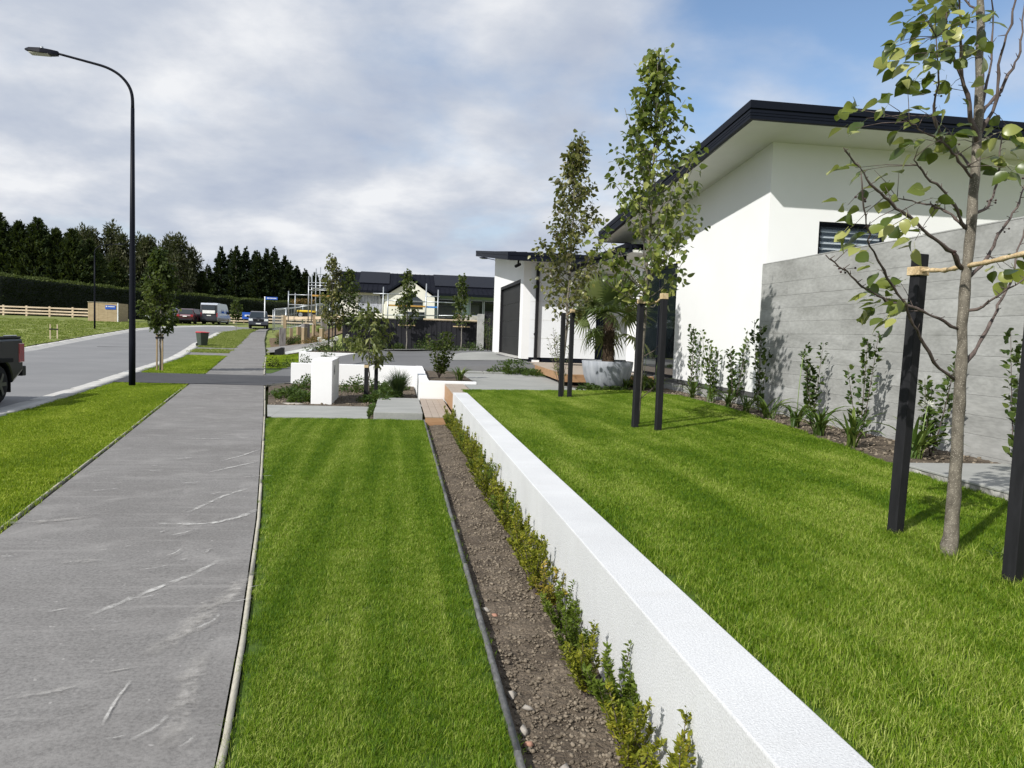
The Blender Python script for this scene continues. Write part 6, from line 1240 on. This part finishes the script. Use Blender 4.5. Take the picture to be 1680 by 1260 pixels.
def gum(name, h, w_, n_, ls, fol, seed):
    g = np.random.default_rng(seed); t = thing(name, 'x', 'tree'); mb = MB().tube([(0, 0, -.5), (.2, .1, h*.4), (0, .2, h*.8)], [h*.025, h*.016, h*.005], 7); P = []; D = []
    for i in range(22):
        f = .16+.84*i/21; a = g.random()*6.283; R_ = w_*math.sin(math.pi*min(1, f*.78+.2))**.7*(.35+.5*g.random()); c_ = np.array([math.cos(a)*R_, math.sin(a)*R_, h*(f*.93)]); 
        mb.tube([(0, 0, h*f*.6), tuple(c_)], [h*.008, h*.002], 5); m = n_//22; r = (.55+.5*g.random())*w_*.48
        q = norm(g.normal(size=(m, 3)))*(g.random((m, 1))**.4)*r*np.array([1, 1, 1.25]); P.append(c_+q); D.append(q+g.normal(size=(m, 3))*.5)
    mb.build('trunk', m_gbark, t); P = np.concatenate(P); D = np.concatenate(D); leaves('crown', fol, t, P, D, ls*(.6+.7*g.random(len(P))), .4, 'diamond', .3, 'stuff', g); return t
gp = [gum('gum_tree', 12.5, 3.2, 5200, .6, f_euc, 321), gum('gum_tree', 12, 2.8, 5200, .6, f_euc, 322)]
GU = [(-47.8, 126, 12.4, 'left pale olive gum tree beside the last cypress'), (-46.3, 125, 12.7, 'olive gum tree second from the cypress row'), (-43.7, 126, 13.0, 'tall gum tree with a brownish pointed top left of the lamp post'), (-42.0, 125, 12.2, 'gum tree just left of the lamp post'), (-39.6, 126, 11.6, 'gum tree just right of the lamp post'), (-38.0, 125, 12.0, 'gum tree seen between the lamp post and the street tree'), (-35.4, 126, 11.8, 'gum tree directly behind the street tree'), (-33.8, 125, 12.4, 'rounded gum tree right of the street tree top'), (-32.4, 127, 10.4, 'lower gum tree at the right end of the gum row')]
GU = back(GU, 1.26); used = [False]*2
for i, (x, y, h, lb) in enumerate(GU): k = i % 2; place(gp[k], used[k], (x, y, 1.9), i*1.7, h/12.3*.78, lb, 'gum trees behind the hedge', sz=h/12.3*1.06); used[k] = True
for i, (x, y, h) in enumerate(back(((-31.0, 128, 7.6), (-36.5, 122, 8.5), (-41.5, 121, 9.0), (-44.8, 121, 9.2)), 1.25)):
    o = place(cpro[i % 3], True, (x, y, 1.9), i*2.1, h/13.5, ('small dark cypress at the right end of the gum row', 'small dark cypress below the street tree top', 'small dark cypress just left of the lamp post base trees', 'lighter small cypress between the cypress row and the gums')[i], 'small cypresses behind the hedge')
pp_ = [conifer('pine_tree', 16, 4.6, 9500, .72, f_pine, 331, .03, .38, .95, 22), conifer('pine_tree', 16, 4.2, 9500, .72, f_pine, 332, .03, .42, .9, 21)]
PN = [(-39.5, 168, 11.6), (-37.4, 170, 15.4), (-35.7, 172, 15.2), (-34.1, 169, 15.6), (-32.6, 171, 15.8), (-31.0, 173, 15.1), (-29.7, 169, 14.9), (-28.3, 171, 15.5), (-26.6, 170, 15.9), (-24.7, 172, 14.4), (-23.4, 170, 13.2), (-22.1, 172, 12.4), (-20.2, 171, 11.8), (-18.3, 172, 11.2), (-16.4, 173, 11.0), (-14.5, 174, 10.6), (-12.5, 174, 10.4)]
PN = back(PN, 1.07); used = [False]*2
for i, (x, y, h) in enumerate(PN): k = i % 2; place(pp_[k], used[k], (x, y, 1.9), i*1.1, .95, f'dark pine, {ORD[i]} from the left in the stand behind the parked cars', 'dark pines behind the parked cars', sz=h/16); used[k] = True
bt = thing('bare_tree', 'thin bare dead tree in the gap between the gums and the pines', 'tree', (-39, 160, 1.9)); MB().tube([(-39.0, 160, 1.9), (-38.9, 160, 7), (-38.4, 160, 13)], [.14, .09, .03], 5).tube([(-38.9, 160, 7), (-38.0, 160, 10.5), (-37.6, 160, 14.3)], [.06, .04, .015], 5).build('trunk', m_gbark, bt)
ht = thing('hidden_hedge_flowers', 'orange tinted shrub on top of the hedge behind the street sign', 'shrub', (-21, 165, 6)); g = np.random.default_rng(340); P = np.stack([-23+5*g.random(400), 169+g.random(400), 6.6+.9*g.random(400)], 1); leaves('foliage', f_rust, ht, P, g.normal(size=(400, 3)), .45, .5, 'diamond', .3, 'stuff', g); MB().tube([(-21, 169.5, 1.9), (-21, 169.5, 6.8)], .1, 5).build('stem', m_dbark, ht)
ht.name = 'flowering_shrub'
# ------------------------------------------------------------------ vehicles (x = width, y = length, front at +y)
def car(name, label, cat, loc, rz, paint, Lb, Wb, body, cabin, wins, wheels, wr, lights, extra=None, side=None, group=None):
    t = thing(name, label, cat, loc, rz, group); Mw = world(t); hw = Wb/2
    # body: side outline with wheel arches, rounded in plan by a narrower upper edge
    def arch(y0): return [(y0+(wr+.09)*math.cos(a), wr*.98+(wr+.09)*math.sin(a)) for a in np.linspace(math.pi, 0, 9)]
    bot = [(body[0][0], body[0][1])]
    for wy in sorted(wheels): bot += [(y_, max(z_, .24)) for y_, z_ in arch(wy)]
    bot.append((body[1][0], body[1][1])); out = bot+body[2:]
    MB().prism(out, 'x', -hw, hw).xform(Mw).build('body', paint, t, .045, seg=2)
    MB().box(-hw+.16, hw-.16, out[0][0]+.25, body[1][0]-.25, .24, .62).xform(Mw).build('underbody', m_tyre, t)
    if cabin:
        n = len(cabin); tw = .82; V = [(-hw*(.985 if z < cabin[0][1]+.02 else tw), y, z) for y, z in cabin]+[(hw*(.985 if z < cabin[0][1]+.02 else tw), y, z) for y, z in cabin]
        MB().add(V, [tuple(range(n)), tuple(reversed(range(n, 2*n)))]+[(i, i+n, (i+1) % n+n, (i+1) % n) for i in range(n)]).xform(Mw).build('cabin', paint, t, .04, seg=2)
        z0, zt = cabin[0][1], max(c[1] for c in cabin)
        for (ya, za, yb, zb_) in wins['end']:      # windscreen and rear glass
            f = lambda z: hw*(.985+(tw-.985)*(z-z0)/(zt-z0))*.90
            dy = .02 if ya > 0 else -.02; V = [(-f(za), ya+dy, za+.01), (f(za), ya+dy, za+.01), (f(zb_), yb+dy, zb_+.01), (-f(zb_), yb+dy, zb_+.01)]; MB().add(V, [(0, 1, 2, 3)]).xform(Mw).build('windscreen', m_glass, t)
        for pl in wins['side']:
            for s_ in (-1, 1):
                f = lambda z: s_*(hw*(.985+(tw-.985)*(z-z0)/(zt-z0))+.012)
                MB().add([(f(z), y, z) for y, z in pl], [tuple(range(len(pl)))]).xform(Mw).build('side_window', m_glass, t)
    for wy in wheels:
        for s_ in (-1, 1):
            wh = MB().lathe([(.01, 0), (wr*.6, 0), (wr*.9, .01), (wr, .05), (wr, .19), (wr*.9, .23), (.01, .23)], (0, 0, 0), 22).xform(Mw @ Matrix.Translation((s_*(hw-.02), wy, wr)) @ Matrix.Rotation(-s_*math.pi/2, 4, 'Y') @ Matrix.Translation((0, 0, -.0))).build('wheel', m_tyre, t)
            mb = MB(); X = Mw @ Matrix.Translation((s_*(hw+.012-.02), wy, wr))
            for k in range(6): a = k*math.pi/3; mb.obox((0, math.cos(a)*wr*.3, math.sin(a)*wr*.3), (.012, wr*.30, .035), Matrix.Rotation(a, 3, 'X'))
            mb.lathe([(wr*.56, 0), (wr*.66, .015), (wr*.66, -.02)], (0, 0, 0), 20) if False else None
            mb.tube([(-.02, 0, 0), (.02, 0, 0)], wr*.16, 10); mb.xform(X).build('rim', m_rim, wh)
    for nm_, m_, b in lights:
        for s_ in (-1, 1): MB().box(min(s_*b[0], s_*b[1]), max(s_*b[0], s_*b[1]), b[2], b[3], b[4], b[5]).xform(Mw).build(nm_, m_, t, .012)
    for nm_, m_, b in (extra or []): MB().box(*b).xform(Mw).build(nm_, m_, t, .012)
    return t
# near dark ute, tail towards +y of the street (its own front points back past the camera)
car('parked_ute', 'dark grey pickup cut off by the left edge, parked at the kerb', 'pickup', (-8.43, 14.25, -.075), math.pi, m_ute, 5.2, 1.88,
    [(-2.52, .62), (2.5, .42), (2.55, .62), (2.5, .95), (1.25, 1.08), (-.6, 1.10), (-.62, 1.24), (-2.48, 1.26), (-2.53, 1.15)], [(-.55, 1.10), (1.15, 1.08), (.45, 1.74), (.2, 1.80), (-.4, 1.80), (-.62, 1.72)],
    {'end': [(1.15, 1.08, .47, 1.70), (-.6, 1.15, -.62, 1.68)], 'side': [[(-.5, 1.15), (.95, 1.15), (.42, 1.66), (-.52, 1.66)]]}, [-1.6, 1.62], .385,
    [('tail_lamp', m_lampred, (.82, .952, -2.55, -2.33, .78, 1.16)), ('head_lamp', m_lampw, (.62, .945, 2.40, 2.56, .72, .90)), ('arch_flare', m_tyre, (.94, .975, -2.05, -1.15, .80, .88)), ('tub_rail', m_black, (.84, .93, -2.46, -.66, 1.255, 1.30)), ('mirror', m_black, (.95, 1.15, .75, .95, 1.12, 1.30))],
    [('bumper', m_black, (-.93, .93, -2.66, -2.50, .50, .70)), ('tonneau_cover', m_black, (-.83, .83, -2.46, -.66, 1.252, 1.285)), ('grille', m_black, (-.55, .55, 2.50, 2.58, .55, .9)), ('tie_rail', m_chrome, (-.93, -.90, -2.3, -1.8, 1.30, 1.325)), ('tie_rail', m_chrome, (-.93, -.90, -1.6, -1.1, 1.30, 1.325)), ('mud_flap', m_tyre, (-.9, -.62, -2.10, -2.08, .2, .55)), ('number_plate', m_plate, (-.2, .2, -2.672, -2.661, .56, .66))])
suvb = [(-2.2, .42), (2.2, .40), (2.28, .62), (2.2, .95), (1.1, 1.06), (-2.2, 1.08), (-2.28, .9)]; suvc = [(-2.15, 1.06), (1.1, 1.04), (.45, 1.66), (.2, 1.72), (-1.7, 1.74), (-1.95, 1.68)]
suvw = {'end': [(1.1, 1.05, .47, 1.62), (-2.15, 1.12, -1.97, 1.64)], 'side': [[(-1.95, 1.12), (.9, 1.12), (.4, 1.62), (-1.78, 1.62)]]}
sl_l = [('tail_lamp', m_lampred, (.62, .92, -2.31, -2.18, .82, 1.06)), ('head_lamp', m_lampw, (.55, .90, 2.14, 2.28, .68, .88)), ('mirror', m_black, (.94, 1.12, .7, .88, 1.08, 1.24))]
sl_e = [('bumper', m_black, (-.85, .85, -2.36, -2.24, .42, .60)), ('number_plate', m_plate, (-.24, .24, -2.35, -2.30, .80, .90)), ('front_bumper', m_black, (-.88, .88, 2.2, 2.36, .36, .56))]
car('parked_suv', 'dark maroon four wheel drive between the white car and the silver van', 'car', (-22.6, 89.2, S(87.6)+.0), -.10, m_suvp, 4.6, 1.9, suvb, suvc, suvw, [-1.4, 1.4], .39, sl_l, sl_e)
car('parked_car', 'pale car half hidden behind the street tree', 'car', (-24.9, 88.9, S(87)+.0), -.75, m_wcar, 4.5, 1.85, suvb, suvc, suvw, [-1.4, 1.4], .40, sl_l, sl_e)
vb = [(-2.9, .45), (2.85, .40), (2.95, .70), (2.85, 1.05), (2.25, 1.28), (1.45, 2.35), (1.0, 2.62), (-2.8, 2.66), (-2.92, 2.5)]
vn = car('campervan', 'tall silver and black campervan parked across the far end of the road', 'van', (-20.5, 91.0, S(88)), -.06, m_van, 5.9, 2.05, vb, None, {}, [-1.75, 1.85], .36,
    [('tail_lamp', m_lampred, (.90, 1.03, -2.97, -2.86, .95, 1.45)), ('head_lamp', m_lampw, (.65, .98, 2.80, 2.96, .75, 1.0)), ('lower_trim', m_van2, (1.0, 1.04, -2.8, 2.3, .45, .85)), ('side_window', m_glass, (1.0, 1.042, -1.3, -.2, 1.45, 1.95)), ('side_window', m_glass, (1.0, 1.042, .75, 1.6, 1.35, 1.95)), ('mirror', m_black, (1.04, 1.25, 1.75, 1.9, 1.35, 1.7))],
    [('rear_door', m_van2, (-.98, .98, -2.96, -2.90, .6, 2.42)), ('rear_window', m_glass, (-.8, .8, -2.985, -2.961, 1.85, 2.3)), ('bike_cover', m_plate, (-.75, .75, -3.10, -2.986, 1.35, 1.75)), ('bumper', m_black, (-1.0, 1.0, -3.05, -2.9, .42, .6)), ('number_plate', m_plate, (-.26, .26, -3.02, -2.962, 1.05, 1.17)), ('roof_rack', m_van2, (-.4, .4, -2.6, .6, 2.67, 2.74))])
MB().add([(-.88, 2.27, 1.31), (.88, 2.27, 1.31), (.82, 1.50, 2.32), (-.82, 1.50, 2.32)], [(0, 1, 2, 3)]).xform(world(vn) @ Matrix.Translation((0, .03, .02))).build('windscreen', m_glass, vn)
car('parked_pickup', 'dark blue grey pickup facing the camera at the end of the footpath', 'pickup', (-14.45, 83.0, S(81.5)), math.pi+.16, m_pick, 5.0, 1.92,
    [(-2.5, .5), (2.4, .42), (2.48, .65), (2.42, .98), (1.3, 1.12), (-2.45, 1.12), (-2.5, 1.0)], [(-2.3, 1.1), (1.2, 1.10), (.6, 1.72), (.3, 1.80), (-1.9, 1.82), (-2.25, 1.7)],
    {'end': [(1.2, 1.12, .62, 1.68)], 'side': [[(-2.0, 1.18), (1.0, 1.18), (.55, 1.68), (-1.9, 1.68)]]}, [-1.55, 1.55], .39,
    [('head_lamp', m_lampw, (.55, .93, 2.36, 2.47, .78, 1.0)), ('mirror', m_black, (.95, 1.18, .8, 1.0, 1.12, 1.32)), ('tail_lamp', m_lampred, (.8, .94, -2.52, -2.4, .8, 1.1))],
    [('grille', m_black, (-.5, .5, 2.44, 2.49, .70, .98)), ('front_bumper', m_pick, (-.92, .92, 2.38, 2.56, .40, .64)), ('number_plate', m_plate, (-.24, .24, 2.561, 2.575, .46, .57)), ('bonnet_scoop', m_black, (-.22, .22, 1.5, 1.75, 1.08, 1.12)), ('badge', m_chrome, (-.07, .07, 2.491, 2.50, .84, .91))])
vn.matrix_basis = vn.matrix_basis @ Matrix.Diagonal((.88, .88, .88, 1))
bpy.data.objects['parked_suv'].matrix_basis = bpy.data.objects['parked_suv'].matrix_basis @ Matrix.Diagonal((.94, .94, .94, 1))
